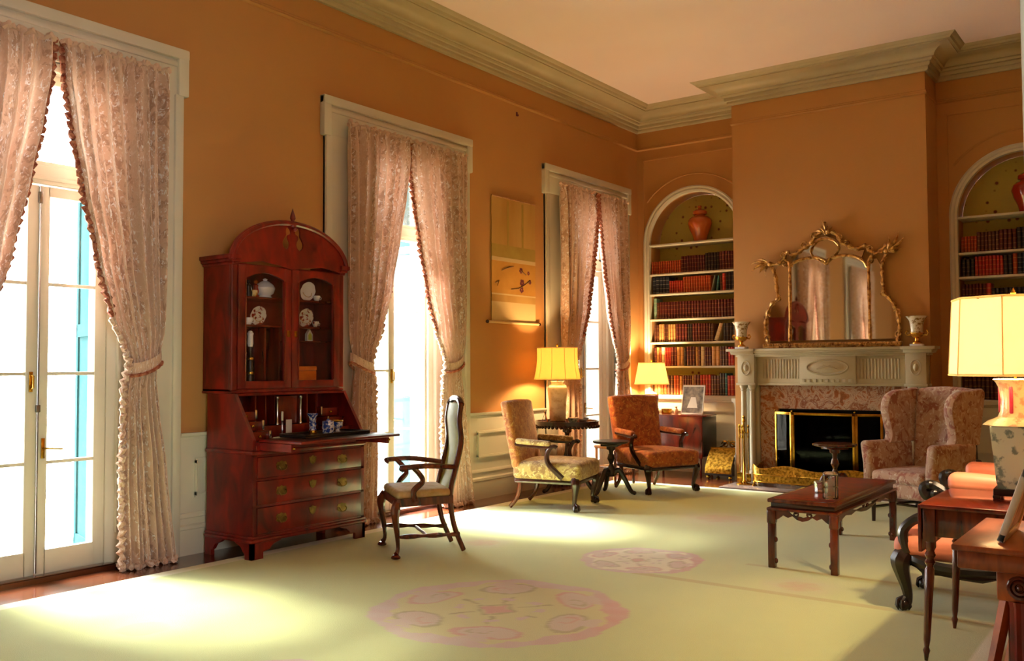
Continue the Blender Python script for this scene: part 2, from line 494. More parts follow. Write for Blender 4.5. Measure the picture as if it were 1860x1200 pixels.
# unseen hall window, added to send fill daylight through the doorway
r = bpy.data.objects.new('window_5', None); COL.objects.link(r); r.location = (9.2, -11.9, 0); struct(r)
m = MB()
for (a, b, c, d) in ((-.87, -.75, .6, 3.32), (.75, .87, .6, 3.32), (-.87, .87, 3.2, 3.32), (-.9, .9, .62, .7)): m.rbox(-.04, .02, a, b, c, d, .008)
m.build('casing', 'cream_paint', r)
m = MB()
for (a, b, c, d) in ((-.75, -.70, .7, 3.2), (.70, .75, .7, 3.2), (-.75, .75, 3.14, 3.2), (-.75, .75, .7, .78), (-.75, .75, 1.92, 1.98), (-.015, .015, .7, 3.2)): m.rbox(.06, .11, a, b, c, d, .005)
m.build('sash', 'cream_paint', r)
for (y0, z0) in ((-.70, .78), (.015, .78), (-.70, 1.98), (.015, 1.98)):
    m = MB(); m.box(.082, .088, y0, y0 + .685, z0, z0 + 1.15); m.build('pane', 'pane_glass', r, smooth=False)
# doorway casing the photograph looks through
m = MB(); m.rbox(6.106, 6.42, -9.95, -9.925, 0, 3.1, .004); m.rbox(6.106, 6.42, -13.42, -13.395, 0, 3.1, .004); m.rbox(6.106, 6.42, -13.42, -9.925, 3.08, 3.1, .004)
struct(m.build('door_1', 'cream_paint'))
# cornice and mouldings
PATH = [(0, -15.2), (0, 0), (CHX0, 0), (CHX0, CHY), (CHX1, CHY), (CHX1, 0), (6.11, 0), (6.11, -15.2)]
prof = [(0, 4.78), (.035, 4.78), (.045, 4.80), (.045, 4.825), (.065, 4.832), (.07, 4.85), (.07, 4.872), (.09, 4.878), (.10, 4.895),
        (.10, 4.905), (.125, 4.91)]
prof += [(.125 + .17 * (1 - math.cos(a)), 4.91 + .085 * math.sin(a)) for a in [PI / 2 * i / 6 for i in range(1, 7)]]
prof += [(.305, 4.995), (.305, 5.005), (.335, 5.01), (.35, 5.03), (.365, 5.035), (.385, 5.05), (.395, 5.06), (0, 5.06)]
m = MB(); m.sweep(prof, PATH); struct(m.build('trim_1', 'trim_paint', angle=25))
m = MB(); m.sweep([(0, 4.52), (.010, 4.525), (.018, 4.54), (.010, 4.555), (.012, 4.565), (0, 4.575)], PATH); struct(m.build('trim_2', 'wall_cloth'))
# panel mouldings around the niches, painted as the wall
m = MB()
for xc, xa, xb in ((NX[0], .10, 1.62), (NX[1], 4.10, 5.70)):
    fr = [(xa, -.004, 1.1), (xa, -.004, 4.38), (xb, -.004, 4.38), (xb, -.004, 1.1)]
    for a, b in zip(fr, fr[1:]):
        m.box(min(a[0], b[0]) - .012, max(a[0], b[0]) + .012, -.014, 0, min(a[2], b[2]) - .012, max(a[2], b[2]) + .012)
    m.tube([(xc - .93 * math.cos(t), -.004, 3.17 + .93 * math.sin(t)) for t in [PI * i / 40 for i in range(9, 32)]], .013, 6)
struct(m.build('trim_3', 'wall_cloth'))
# dado of painted boards, left wall
def panel(mb, a0, a1, z0, z1, f, w=.04):
    """raised moulding frame; f maps (along, out, z) to world"""
    for (p0, p1, q0, q1) in ((a0, a1, z0, z0 + w), (a0, a1, z1 - w, z1), (a0, a0 + w, z0 + w - .0245, z1 - w + .0245), (a1 - w, a1, z0 + w - .0245, z1 - w + .0245)):
        for k, (d, h) in enumerate(((0, .014), (.012, .024))):
            x = [f(u, o, z) for z in (q0 + d, q1 - d) for o in (0, h) for u in (p0 + d, p1 - d)]
            mb.add(x, [(0, 2, 3, 1), (4, 5, 7, 6), (0, 1, 5, 4), (2, 6, 7, 3), (0, 4, 6, 2), (1, 3, 7, 5)])
cap = [(0, .895), (.018, .895), (.022, .912), (.035, .918), (.042, .93), (.042, .945), (0, .945)]
base = [(0, 0), (.024, 0), (.024, .195), (.030, .2), (.030, .225), (.018, .24), (.018, .285), (.028, .29), (.028, .305), (.014, .325), (0, .325)]
edges = [-15.2] + [e for yc in sorted(WIN_Y) for e in (yc - 1.045, yc + 1.045)] + [0]
for k, (a, b) in enumerate(zip(edges[::2], edges[1::2])):
    m = MB(); m.box(0, .01, a, b, 0, .92); m.sweep(cap, [(0, a), (0, b)])
    L = lambda u, o, z: (.01 + o, u, z)
    if b - a > .8:
        panel(m, a + .14, b - .14, .44, .745, L)
    struct(m.build('trim_4', 'cream_paint'))
    m = MB(); m.sweep(base, [(.0, a), (.0, b)]); struct(m.build('baseboard_left', 'cream_paint'))
# dado under the niches and around the chimney
cap2 = [(0, .955), (.02, .96), (.03, .975), (.03, .985), (.05, .99), (.055, 1.005), (.055, 1.03), (0, 1.03)]
for path in ([(0, 0), (CHX0, 0), (CHX0, CHY)], [(CHX1, CHY), (CHX1, 0), (6.1, 0)]):
    m = MB(); m.sweep(cap2, path); m.sweep([(0, 0), (.01, 0), (.01, .96), (0, .96)], path)
    xa, xb = (.06, 1.60) if path[0][0] == 0 else (4.06, 6.02)
    panel(m, xa, xb, .42, .86, lambda u, o, z: (u, -.01 - o, z)); struct(m.build('trim_5', 'cream_paint'))
    m = MB(); m.sweep(base, path); struct(m.build('baseboard_end', 'cream_paint'))

# ------------------------------------------------------------------ windows: tall glazed doors with transoms
def leaf(parent, w, hinge, angle, side):
    """one glazed door leaf; local x runs from the hinge to the meeting stile"""
    e = bpy.data.objects.new('door_leaf', None); COL.objects.link(e)
    m = MB()
    s = 1
    m.rbox(0, .085, -.022, .022, .035, 2.725, .005); m.rbox(w - .075, w, -.022, .022, .035, 2.725, .005)
    for z0, z1 in ((.035, .20), (2.655, 2.725)): m.rbox(.07, w - .06, -.022, .022, z0, z1, .004)
    for z in (.80, 1.415, 2.04): m.rbox(.08, w - .07, -.016, .016, z - .012, z + .012, .004)
    o = m.build('door_leaf', 'cream_paint', parent)
    bpy.data.objects.remove(e)
    o.location = hinge
    o.rotation_euler = (0, 0, angle)
    zs = [.2, .80, 1.415, 2.04, 2.655]
    for a, b in zip(zs, zs[1:]):
        g = MB(); g.box(.084, w - .074, -.003, .003, a + .011, b - .011); g.build('pane', 'pane_glass', o, smooth=False)
    return o
def make_window(n, yc, right_open=0.0):
    r = bpy.data.objects.new('window_%d' % n, None); COL.objects.link(r); r.location = (0, yc, 0); struct(r)
    m = MB()
    for s in (-1, 1):
        q = lambda a, b: (min(s * a, s * b), max(s * a, s * b))
        m.rbox(-.01, .028, *q(.66, 1.04), 0, 3.9, .004)
        m.rbox(-.01, .046, *q(.66, .70), 0, 3.62, .008)
        m.rbox(-.01, .050, *q(.965, 1.04), 0, 3.575, .012)
        m.rbox(-.01, .060, *q(.985, 1.078), 3.565, 3.935, .012)
    m.rbox(-.01, .030, -1.03, 1.03, 3.58, 3.90, .004); m.rbox(-.01, .046, -.70, .70, 3.58, 3.62, .008)
    m.rbox(-.01, .066, -1.078, 1.078, 3.85, 3.935, .014); m.rbox(-.01, .045, -1.0, 1.0, 3.79, 3.83, .012)
    m.build('casing', 'cream_paint', r)
    m = MB()
    for s in (-1, 1):
        m.prism([(.0, s * .655), (-.03, s * .655), (-.085, s * .53), (-.085, s * .50), (-.34, s * .50), (-.34, s * .665), (0, s * .665)], 0, 3.58, 'xy')
        m.rbox(-.075, -.035, min(s * .56, s * .60), max(s * .56, s * .60), .25, 3.3, .01)
    m.box(-.34, 0, -.66, .66, 3.52, 3.58)
    m.build('reveal', 'cream_paint', r)
    m = MB(); m.box(-.34, .0, -.66, .66, 0, .03); m.rbox(-.14, -.02, -.55, .55, .03, .038, .003); m.build('threshold', 'floor_wood', r)
    m = MB()
    m.rbox(-.17, -.075, -.5, .5, 2.735, 2.865, .008); m.rbox(-.15, -.06, -.5, .5, 2.76, 2.79, .008)
    for (a, b, c, d) in ((-.5, -.44, 2.86, 3.52), (.44, .5, 2.86, 3.52), (-.5, .5, 3.45, 3.52), (-.5, .5, 2.86, 2.90)):
        m.rbox(-.145, -.10, a, b, c, d, .005)
    m.build('transom_frame', 'cream_paint', r)
    g = MB(); g.box(-.125, -.119, -.44, .44, 2.9, 3.45); g.build('transom_pane', 'pane_glass', r, smooth=False)
    w = .498
    l1 = leaf(r, w, (-.12, -.5, 0), PI / 2, -1)
    l2 = leaf(r, w, (-.12, .5, 0), -PI / 2 - right_open, 1)
    for lf, zs in ((l1, 1.36), (l2, .90)):
        h = MB()
        h.rbox(w - .055, w - .03, -.034, -.022, zs - .07, zs + .07, .003) if lf is l1 else h.rbox(w - .055, w - .03, .022, .034, zs - .07, zs + .07, .003)
        sg = -1 if lf is l1 else 1
        if lf is l1: h.tube([(w - .045, sg * .03, zs - .05), (w - .045, sg * .07, zs - .04), (w - .045, sg * .07, zs + .04), (w - .045, sg * .03, zs + .05)], .006, 6)
        else: h.tube([(w - .045, sg * .03, zs), (w - .045, sg * .065, zs), (w - .16, sg * .07, zs - .01)], .007, 6)
        h.build('handle', 'brass', lf)
    if right_open == 0:
        h = MB(); h.tube([(-.088, .005, .05), (-.088, .005, 2.72)], .006, 6); h.rbox(-.1, -.08, -.01, .02, 1.15, 1.2, .003); h.rbox(-.1, -.08, -.01, .02, 2.6, 2.68, .003)
        h.build('espagnolette_rod', 'steel', r)
    # louvred shutter folded back outside
    for s in (-1, 1):
        o = MB()
        x0, x1, yy = -.52, 0, 0
        o.T = T(-.37, s * .57, 0) @ rotz(-s * math.radians(16))
        o.box(x0, x0 + .07, yy - .02, yy + .02, .05, 3.45); o.box(x1 - .07, x1, yy - .02, yy + .02, .05, 3.45)
        for z in (.05, 1.7, 3.35): o.box(x0, x1, yy - .02, yy + .02, z, z + .1)
        o.box(x0, x1, yy - .006, yy + .006, .06, 3.44)
        o.build('shutter', 'teal_paint', r, smooth=False)
    return r
make_window(1, WIN_Y[0]); make_window(2, WIN_Y[1], right_open=1.45); make_window(3, WIN_Y[2]); make_window(4, WIN_Y[3])

# terrace railing and chair beyond the glass
t = thing('terrace_railing', 'thin white terrace railing seen through the glazed doors', 'railing', (-4.2, -6, -.12))
m = MB(); m.rbox(-.03, .03, -9, 12, .92, .98, .01); m.build('rail', 'white_frame', t)
m = MB(); m.rbox(-.03, .03, -9, 12, .1, .15, .01); m.build('rail', 'white_frame', t)
_b = None
for i in range(42):
    if _b is None:
        m = MB(); m.lathe([(.012, .15), (.012, .4), (.03, .5), (.012, .62), (.012, .92)], 8); _b = m.build('baluster', 'white_frame', t); o = _b
    else:
        o = _b.copy(); COL.objects.link(o)
    o.location = (0, -8.8 + i * .5, 0)

# ------------------------------------------------------------------ curtains
INN = [(3.72, .022), (3.45, .04), (3.12, .09), (2.75, .165), (2.22, .28), (1.80, .40), (1.60, .50), (1.48, .535), (1.30, .49), (.70, .475), (.0, .49)]
OUT = [(3.72, .86), (2.56, .845), (1.75, .835), (1.52, .79), (1.42, .765), (1.157, .79), (.66, .86), (.0, .945)]
def make_curtain(yc, side, label, seed):
    rnd = random.Random(seed)
    t = thing('curtain', label, 'curtain', (0, yc, 0), 0, 'brocade curtains at the tall windows')
    ph = rnd.random() * 6
    wob = [(rnd.uniform(.8, 1.3), rnd.random() * 6) for _ in range(3)]
    ZT, ZB = 3.715, .02
    def pt(s, z, off=0):
        i, o = interp(INN, z), interp(OUT, z)
        k = abs(z - 1.48)
        amp = .046 * min(1, .35 + k / .9)
        if z > 3.5: amp *= .55 + .45 * (3.72 - z) / .22
        sp = s + .012 * math.sin(9 * s + ph)
        fold = math.sin(2 * PI * 8.5 * sp + ph) + .45 * math.sin(2 * PI * 15 * sp + wob[0][1] + z * .7) + .3 * math.sin(2 * PI * 3.2 * s + wob[1][1] + z)
        w = o - i
        y = o - w * (s + .008 * math.sin(2 * PI * 8.5 * sp + ph + 1.4))
        tie = math.exp(-((z - 1.47) / .12) ** 2)
        x = .132 + amp * fold + tie * .025 * math.sin(PI * s) + .02 * math.exp(-((z - 1.75) / .25) ** 2) * math.sin(PI * s)
        return (max(x, .062) + off, side * y, z)
    m = MB()
    NU, NV = 110, 70
    zs = [ZT - (ZT - ZB) * j / NV for j in range(NV + 1)]
    m.grid(lambda u, v: pt(u, ZT - (ZT - ZB) * v), NU, NV)
    o = m.build('panel', 'curtain_brocade', t, angle=180)
    uv = o.data.uv_layers.new(name='UVMap')
    for lp in o.data.loops:
        vi = lp.vertex_index
        uv.data[lp.index].uv = ((vi % (NU + 1)) / NU * 1.5 + seed * .37, zs[vi // (NU + 1)])
    # ruched heading
    m = MB(); pts = [pt(i / 80, 3.70, .004) for i in range(81)]
    m.tube([(p[0], p[1], p[2] + .012 * math.sin(i * 1.7)) for i, p in enumerate(pts)], [.018 + .008 * math.sin(i * 2.3) for i in range(81)], 6)
    m.build('heading', 'curtain_brocade', t)
    # fringe down the leading edge
    n = 190
    m = MB(); pts = []
    for i in range(n + 1):
        z = ZT - .01 - (ZT - ZB - .03) * i / n
        p = pt(1.0, z); pts.append((p[0] + .012 * math.sin(i * 2.1), p[1] - side * .012 * math.cos(i * 1.9), z))
    k = int(n * .52)
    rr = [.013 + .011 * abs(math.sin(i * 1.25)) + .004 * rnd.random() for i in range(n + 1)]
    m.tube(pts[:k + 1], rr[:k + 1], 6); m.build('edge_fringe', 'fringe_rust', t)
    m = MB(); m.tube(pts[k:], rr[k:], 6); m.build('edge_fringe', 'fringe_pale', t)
    m = MB(); pts = [pt(i / 120, .03) for i in range(121)]
    m.tube([(p[0] + .008 * math.sin(i * 1.9), p[1], .028 + .008 * math.sin(i * 2.6)) for i, p in enumerate(pts)], [.016 + .008 * abs(math.sin(i * 1.4)) for i in range(121)], 6)
    m.build('hem_fringe', 'fringe_pale', t)
    # tieback sash: a band that wraps the gather and runs up to the casing
    m = MB(); N = 40
    yi, yo = interp(INN, 1.48) - .012, interp(OUT, 1.48) + .03
    ring = []
    for i in range(N):
        a = 2 * PI * i / N
        yy = (yi + yo) / 2 + (yo - yi) / 2 * math.cos(a)
        f = (yy - yi) / (yo - yi)
        ring.append((.12 + .075 * math.sin(a) * (1 - .2 * f), side * yy, 1.44 + .10 * f * f))
    vs, fs = [], []
    for (x, y, z) in ring: vs += [(x, y, z - .045), (x, y, z + .045), (x + .004, y, z)]
    for i in range(N):
        j = (i + 1) % N; fs += [(3 * i, 3 * j, 3 * j + 2, 3 * i + 2), (3 * i + 2, 3 * j + 2, 3 * j + 1, 3 * i + 1)]
    m.add(vs, fs); tb = m.build('tieback', 'curtain_brocade', t)
    uv = tb.data.uv_layers.new(name='UVMap')
    for lp in tb.data.loops:
        v = tb.data.vertices[lp.vertex_index].co; uv.data[lp.index].uv = (v.y * 2, v.z)
    m = MB(); m.tube([(x + .006, y, z - .045) for (x, y, z) in ring], [.010 + .006 * abs(math.sin(i * 1.3)) for i in range(N)], 6, closed=True); m.build('tieback_fringe', 'fringe_rust', tb)
    return t
CUR = [(0, -1, 'pink brocade curtain at the photo left edge, beside the nearest glazed doors'),
       (0, 1, 'pink brocade curtain tied back between the nearest glazed door and the secretary cabinet'),
       (1, -1, 'pink brocade curtain hanging just behind the right side of the secretary cabinet'),
       (1, 1, 'pink brocade curtain tied back just behind the lone wooden armchair'),
       (2, -1, 'pink brocade curtain between the hanging scroll and the farthest window'),
       (2, 1, 'pink brocade curtain nearest the room corner, beside the arched bookcase'),
       (3, -1, 'pink brocade curtain farthest to the left, seen only in the overmantel mirror'),
       (3, 1, 'pink brocade curtain whose pale inner edge shows in the overmantel mirror centre')]
for k, (w, s, lb) in enumerate(CUR): make_curtain(WIN_Y[w], s, lb, k + 1)
# ------------------------------------------------------------------ rug
RX0, RX1, RY0, RY1 = .42, 5.56, -13.1, -1.43
RCX, RCY = 2.98, -7.28
C_ = {k: lin(v) for k, v in dict(field='b9c078', mauve='c0a698', rose='c08272', pale='cfc39a', olive='9a8c52', edge='e0dcba',
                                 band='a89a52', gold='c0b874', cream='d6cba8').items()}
def blend(a, b, t): return tuple(a[i] * (1 - t) + b[i] * t for i in range(3)) + (1,)
def medallion(dx, dy, r, kind):
    dx, dy = dx + .018 * math.sin(11 * dy + 1) + .007 * math.sin(47 * dx), dy + .018 * math.sin(12 * dx + 2) + .007 * math.sin(43 * dy)
    d = math.hypot(dx, dy) / r
    if d > 1: return None
    a = math.atan2(dy, dx)
    if d > .86 + .05 * math.sin(6 * a + 1) + .02 * math.sin(17 * a):
        return blend(C_['mauve'], C_['rose'], max(0, math.cos(a - .3)) ** 2 * .7 + .12 * math.sin(23 * a + 9 * d))
    c = C_['gold'] if kind else C_['cream']
    n = 6
    k = round(a / (2 * PI / n)); b = a - k * 2 * PI / n
    px, py = d * math.cos(b) - .66, d * math.sin(b)
    fl = -1 if k % 2 else 1
    e = math.hypot((px + .35 * py * fl * .5) / .15, py / .25); th = math.atan2(py * fl, px)
    if e < 1: c = blend(c, C_['mauve'], .8)
    if .86 < e < 1.06 and not (-.2 < th < 1.0): c = blend(c, C_['rose'] if k % 2 else C_['olive'], .8)
    if -.2 < th < 1.0 and .8 < e < 1.6 and px > 0: c = blend(c, C_['mauve'], .8)
    e2 = math.hypot((px + .02) / .06, (py * fl - .07) / .09)
    if .72 < e2 < 1.05 and th < 2.2: c = blend(c, C_['olive'] if k % 2 else C_['rose'], .7)
    q = abs(dx) / r + abs(dy) / r
    if .16 < q < .20: c = blend(c, C_['olive'], .8)
    if q < .15: c = blend(C_['rose'], c, .15)
    if d > .18 and d < .42 and abs(math.sin(3 * a + .5)) < .12: c = C_['olive']
    if .30 < d < .36 and abs(math.sin(4 * a)) > .8: c = C_['mauve']
    return c
MED = [(RCX, RCY, .75, 1), (3.0, -5.56, .457, 0), (2.97, -9.0, .457, 0), (4.24, -5.7, .30, 2), (1.62, -8.74, .30, 2), (2.72, -3.48, .48, 2),
       (2.72, -11.1, .48, 2), (4.3, -8.9, .30, 2), (1.62, -5.7, .3, 2)]
def rug_col(x, y):
    e = min(x - RX0, RX1 - x, y - RY0, RY1 - y)
    if e < .13: return C_['edge']
    c = C_['field']
    if x > 3.15 and (-6.0 < y < -5.92): c = blend(c, C_['band'], .8)  # darker stripe across the right part of the rug
    if x > 3.7 and (-5.27 < y < -5.22): c = blend(c, C_['band'], .7)  # narrow darker stripe in line with the low table's near legs
    for (mx, my, r, k) in MED:
        dx, dy = x - mx, y - my
        if abs(dx) > r or abs(dy) > r: continue
        if k == 2:
            d = math.hypot(dx, dy) / r
            f = .5 + .5 * math.sin(5 * math.atan2(dy, dx) + 6 * d)
            if d < 1: c = blend(c, C_['rose'] if d < .45 else C_['mauve'], max(0, 1 - d) * (.45 + .25 * f))
        else:
            q = medallion(dx, dy, r, k)
            if q: c = q
    return c
st = .0185
nx, ny = int((RX1 - RX0) / st), int((-1.43 + 9.6) / st)
ysr = [RY0, -11.5, -10.5] + [-9.6 + (RY1 + 9.6) * j / ny for j in range(ny + 1)]
xsr = [RX0 + (RX1 - RX0) * i / nx for i in range(nx + 1)]
vs, fs, cols = [], [], []
W_ = len(xsr)
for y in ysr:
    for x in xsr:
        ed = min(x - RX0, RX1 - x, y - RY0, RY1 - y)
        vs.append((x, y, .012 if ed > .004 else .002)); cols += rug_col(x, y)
for j in range(len(ysr) - 1):
    for i in range(W_ - 1):
        a = j * W_ + i; fs.append((a, a + 1, a + W_ + 1, a + W_))
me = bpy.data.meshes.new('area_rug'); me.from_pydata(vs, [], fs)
at = me.color_attributes.new('rug_tint', 'FLOAT_COLOR', 'POINT'); at.data.foreach_set('color', cols)
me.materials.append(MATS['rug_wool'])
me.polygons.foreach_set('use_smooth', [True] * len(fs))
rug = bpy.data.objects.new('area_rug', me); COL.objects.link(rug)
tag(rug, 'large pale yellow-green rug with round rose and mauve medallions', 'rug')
RZ = .012

# ------------------------------------------------------------------ arched bookcases
SH = [3.165, 2.746, 2.465, 2.108, 1.782, 1.449, 1.045]
def bookcase(xc, label):
    t = thing('built_in_bookcase', label, 'bookcase', (xc, 0, 0), 0, 'arched bookcases beside the fireplace')
    m = MB(); p = arch_poly(0, NR - .002, 1.04, NZ); m.prism(p, .325, .34); m.build('back_panel', 'wallpaper', t, smooth=False)
    m = MB(); n = 40
    path = [(-NR - .0, 0, 1.04)] + [(-(NR) * math.cos(PI * i / n), 0, NZ + NR * math.sin(PI * i / n)) for i in range(n + 1)] + [(NR, 0, 1.04)]
    cs = [(-.006, .05), (-.006, -.022), (.020, -.030), (.035, -.018), (.060, -.032), (.08, -.024), (.08, .0)]
    vs, fs = [], []
    for i, (x, y, z) in enumerate(path):
        if i == 0 or i == len(path) - 1: nx_, nz_ = (-1 if i == 0 else 1), 0
        else:
            a = PI * (i - 1) / n; nx_, nz_ = -math.cos(a), math.sin(a)
        vs += [(x + nx_ * o, d, z + nz_ * o) for o, d in cs]
    k = len(cs)
    for i in range(len(path) - 1):
        for j in range(k): fs.append((i * k + j, i * k + (j + 1) % k, (i + 1) * k + (j + 1) % k, (i + 1) * k + j))
    m.add(vs, fs); m.build('arch_trim', 'cream_paint', t)
    for z in SH:
        m = MB(); m.rbox(-NR + .003, NR - .003, -.002, .322, z - .028, z, .006); m.build('shelf', 'cream_paint', t)
    for s in (-1, 1):
        m = MB(); m.box(s * NR - .006, s * NR + .006, .052, .322, 1.045, NZ); m.build('side_panel', 'wall_cloth', t, smooth=False)
    return t
bookcase(NX[0], 'arched built-in bookcase between the room corner and the fireplace')
bookcase(NX[1], 'arched built-in bookcase right of the chimney breast, partly behind the large lampshade')

BC = dict(maroon=('4a0f0c', 'a8762f'), red=('9a2012', 'c58a3a'), rust=('9a3a12', 'c98f3c'), navy=('0e1a2c', 'b9b4a0'), tan=('b0824a', '7a3a1c'), cream=('cdbb94', '8a6a40'),
          dark=('1c0c0a', '7a5a2c'), green=('7a9a84', 'c9c6a4'), brown=('4a2414', 'a8762f'), grey=('7c8078', 'b5b0a0'), teal=('2c6a70', 'b9b4a0'))
BM = {}
for k, (c, g) in BC.items():
    mat('leather_' + k, c, None, .38); mat('tooling_' + k, g, None, .5)
    m = MB()
    n = 5
    zb = [0, .075, .09, .30, .312, .54, .552, .78, .795, .92, 1.0]
    for i in range(len(zb) - 1):
        m.mi = 1 if i in (1, 3, 5, 7) else 0
        o = .02 if m.mi else 0
        pts = [(.5 * math.cos(PI + PI * q / n) * 1.0, -.5 - (.08 + o) * math.sin(PI * q / n)) for q in range(n + 1)]
        vs = [(a, b, z) for z in (zb[i], zb[i + 1]) for a, b in pts]
        fs = [(q, q + 1, q + n + 2, q + n + 1) for q in range(n)]
        m.add(vs, fs)
    m.mi = 0
    m.add([(-.5, -.5, 0), (-.5, .5, 0), (-.5, .5, 1), (-.5, -.5, 1)], [(0, 1, 2, 3)])
    m.add([(.5, -.5, 0), (.5, .5, 0), (.5, .5, 1), (.5, -.5, 1)], [(3, 2, 1, 0)])
    m.mi = 2
    m.box(-.38, .38, -.5, .44, .03, .97)
    o = m.build('book', ['leather_' + k, 'tooling_' + k, 'paper']); BM[k] = o.data
    bpy.data.objects.remove(o)
SHELF_NAME = ['top', 'second', 'third', 'fourth', 'fifth', 'lowest']
CNAME = dict(maroon='maroon gilt-banded', red='bright red', rust='rust-red', navy='dark navy, pale-lettered', tan='tan leather', cream='cream-spined', dark='near-black',
             green='pale green', brown='brown leather', grey='grey', teal='teal')
ORD = ['first', 'second', 'third', 'fourth', 'fifth', 'sixth', 'seventh', 'eighth', 'ninth']
def book_row(xc, side, row, x, specs):
    """specs: (colour, count, width, height, lean in degrees)"""
    z = SH[row + 1]
    tot, seen = {}, {}
    for (c, n, w, h, ln) in specs: tot[(c, ln != 0)] = tot.get((c, ln != 0), 0) + n
    for si, (c, n, w, h, ln) in enumerate(specs):
        for i in range(n):
            hh = h * random.uniform(.985, 1.012) if n > 3 else h
            ww = w * random.uniform(.93, 1.05)
            d = random.uniform(.17, .19)
            if x + ww > xc + NR - .015: return
            o = bpy.data.objects.new('book', BM[c]); COL.objects.link(o)
            a = math.radians(ln)
            o.scale = (ww * .96, d, hh)
            o.rotation_euler = (0, a, 0)
            o.location = (x + ww / 2, .035 + d / 2 + random.uniform(0, .006), z + .001 + (abs(math.sin(a)) * ww / 2))
            if ln: x += abs(math.sin(a)) * hh * (1 if i == n - 1 else .0) + ww / math.cos(a)
            else: x += ww
            where = '%s book row of the %s arched bookcase' % (SHELF_NAME[row], side)
            kk = (c, ln != 0); seen[kk] = seen.get(kk, 0) + 1
            lb = '%s book%s in the %s' % (CNAME[c], ' leaning' if ln else '', where)
            if 1 < tot[kk] < 10: lb = '%s %s from left, %s row of the %s arched bookcase' % (ORD[seen[kk] - 1], CNAME[c] + ' book', SHELF_NAME[row], side)
            tag(o, lb, 'book', '%s books, %s row, %s bookcase' % (c, SHELF_NAME[row], side))
xl = NX[0] - NR + .02
book_row(NX[0], 'left', 0, xl, [('rust', 13, .036, .175, 0), ('maroon', 9, .040, .225, 0), ('dark', 5, .042, .245, 0), ('maroon', 9, .040, .25, 0)])
book_row(NX[0], 'left', 1, xl + .01, [('navy', 5, .054, .235, 0), ('red', 6, .036, .17, 0), ('rust', 11, .038, .215, 0), ('grey', 1, .022, .22, 14), ('teal', 1, .03, .2, 9), ('brown', 1, .03, .2, 0), ('red', 1, .05, .23, 0), ('dark', 3, .04, .24, 0), ('grey', 1, .03, .25, 0)])
book_row(NX[0], 'left', 2, xl + .03, [('green', 1, .045, .29, 0), ('brown', 1, .04, .23, 0), ('maroon', 27, .0445, .235, 0)])
book_row(NX[0], 'left', 3, xl + .03, [('brown', 2, .04, .24, 0), ('tan', 2, .04, .25, 0), ('brown', 2, .035, .25, 0), ('tan', 3, .04, .245, 0), ('maroon', 4, .045, .25, 0), ('dark', 2, .035, .245, 0), ('maroon', 6, .04, .25, 0), ('brown', 2, .035, .24, 0), ('cream', 1, .05, .245, 20), ('dark', 4, .045, .24, 0), ('maroon', 4, .04, .23, 0)])
book_row(NX[0], 'left', 4, xl + .02, [('maroon', 1, .045, .25, 0), ('tan', 1, .04, .26, 0), ('rust', 1, .035, .25, 0), ('cream', 1, .055, .26, 0), ('red', 3, .032, .25, 0), ('maroon', 2, .045, .26, 0), ('tan', 2, .055, .26, 0), ('dark', 1, .04, .25, 0), ('maroon', 3, .045, .265, 0), ('tan', 1, .04, .26, 0), ('maroon', 1, .04, .26, 0), ('cream', 1, .05, .26, 0), ('maroon', 3, .036, .25, 0), ('tan', 2, .06, .26, 0), ('brown', 3, .04, .26, 0), ('red', 2, .04, .25, 0)])
book_row(NX[0], 'left', 5, xl + .02, [('tan', 2, .05, .27, 0), ('rust', 2, .05, .25, 0), ('brown', 2, .05, .27, 0), ('rust', 2, .045, .27, 0), ('tan', 1, .045, .26, 0), ('maroon', 4, .036, .27, 0), ('tan', 1, .03, .27, 0), ('maroon', 2, .045, .28, 0), ('red', 4, .042, .28, 0), ('brown', 3, .04, .27, 0), ('dark', 2, .04, .30, 0), ('teal', 1, .028, .30, 0), ('red', 4, .05, .27, 0), ('maroon', 3, .04, .27, 0)])
xr = NX[1] - NR + .03
book_row(NX[1], 'right', 0, xr, [('rust', 5, .034, .185, 0), ('brown', 6, .04, .225, 0), ('maroon', 4, .045, .235, 0), ('dark', 4, .05, .25, 0), ('maroon', 8, .04, .24, 0)])
book_row(NX[1], 'right', 1, xr, [('dark', 3, .045, .20, 0), ('red', 8, .037, .225, 0), ('dark', 2, .05, .22, 0), ('rust', 1, .045, .235, 0), ('navy', 3, .05, .235, 0), ('maroon', 8, .04, .22, 0)])
book_row(NX[1], 'right', 2, xr, [('maroon', 7, .036, .27, 0), ('red', 1, .06, .27, 0), ('dark', 9, .044, .21, 0), ('grey', 1, .03, .21, 0), ('brown', 8, .042, .22, 0)])
book_row(NX[1], 'right', 3, xr, [('maroon', 6, .042, .25, 0), ('dark', 8, .045, .25, 0)])
book_row(NX[1], 'right', 5, xr, [('brown', 6, .045, .28, 0), ('maroon', 10, .045, .27, 0)])

def ginger_jar(x, z, matn, label):
    t = thing('ginger_jar', label, 'jar', (x, .17, z))
    m = MB(); m.lathe([(.085, 0), (.095, .01), (.09, .03), (.105, .09), (.145, .18), (.168, .255), (.16, .31), (.12, .35), (.075, .365), (.07, .385)], 28)
    m.build('body', matn, t)
    m = MB(); m.lathe([(.085, .378), (.098, .385), (.10, .40), (.095, .43), (.06, .455), (.028, .462), (.02, .475), (.032, .49), (.022, .51), (.001, .515)], 24)
    m.build('lid', matn, t)
ginger_jar(.885, 3.166, 'orange_glaze', 'orange glazed ginger jar with lid on the left bookcase top')
ginger_jar(4.90, 3.166, 'red_glaze', 'deep red glazed ginger jar with lid at the right edge of the photo')
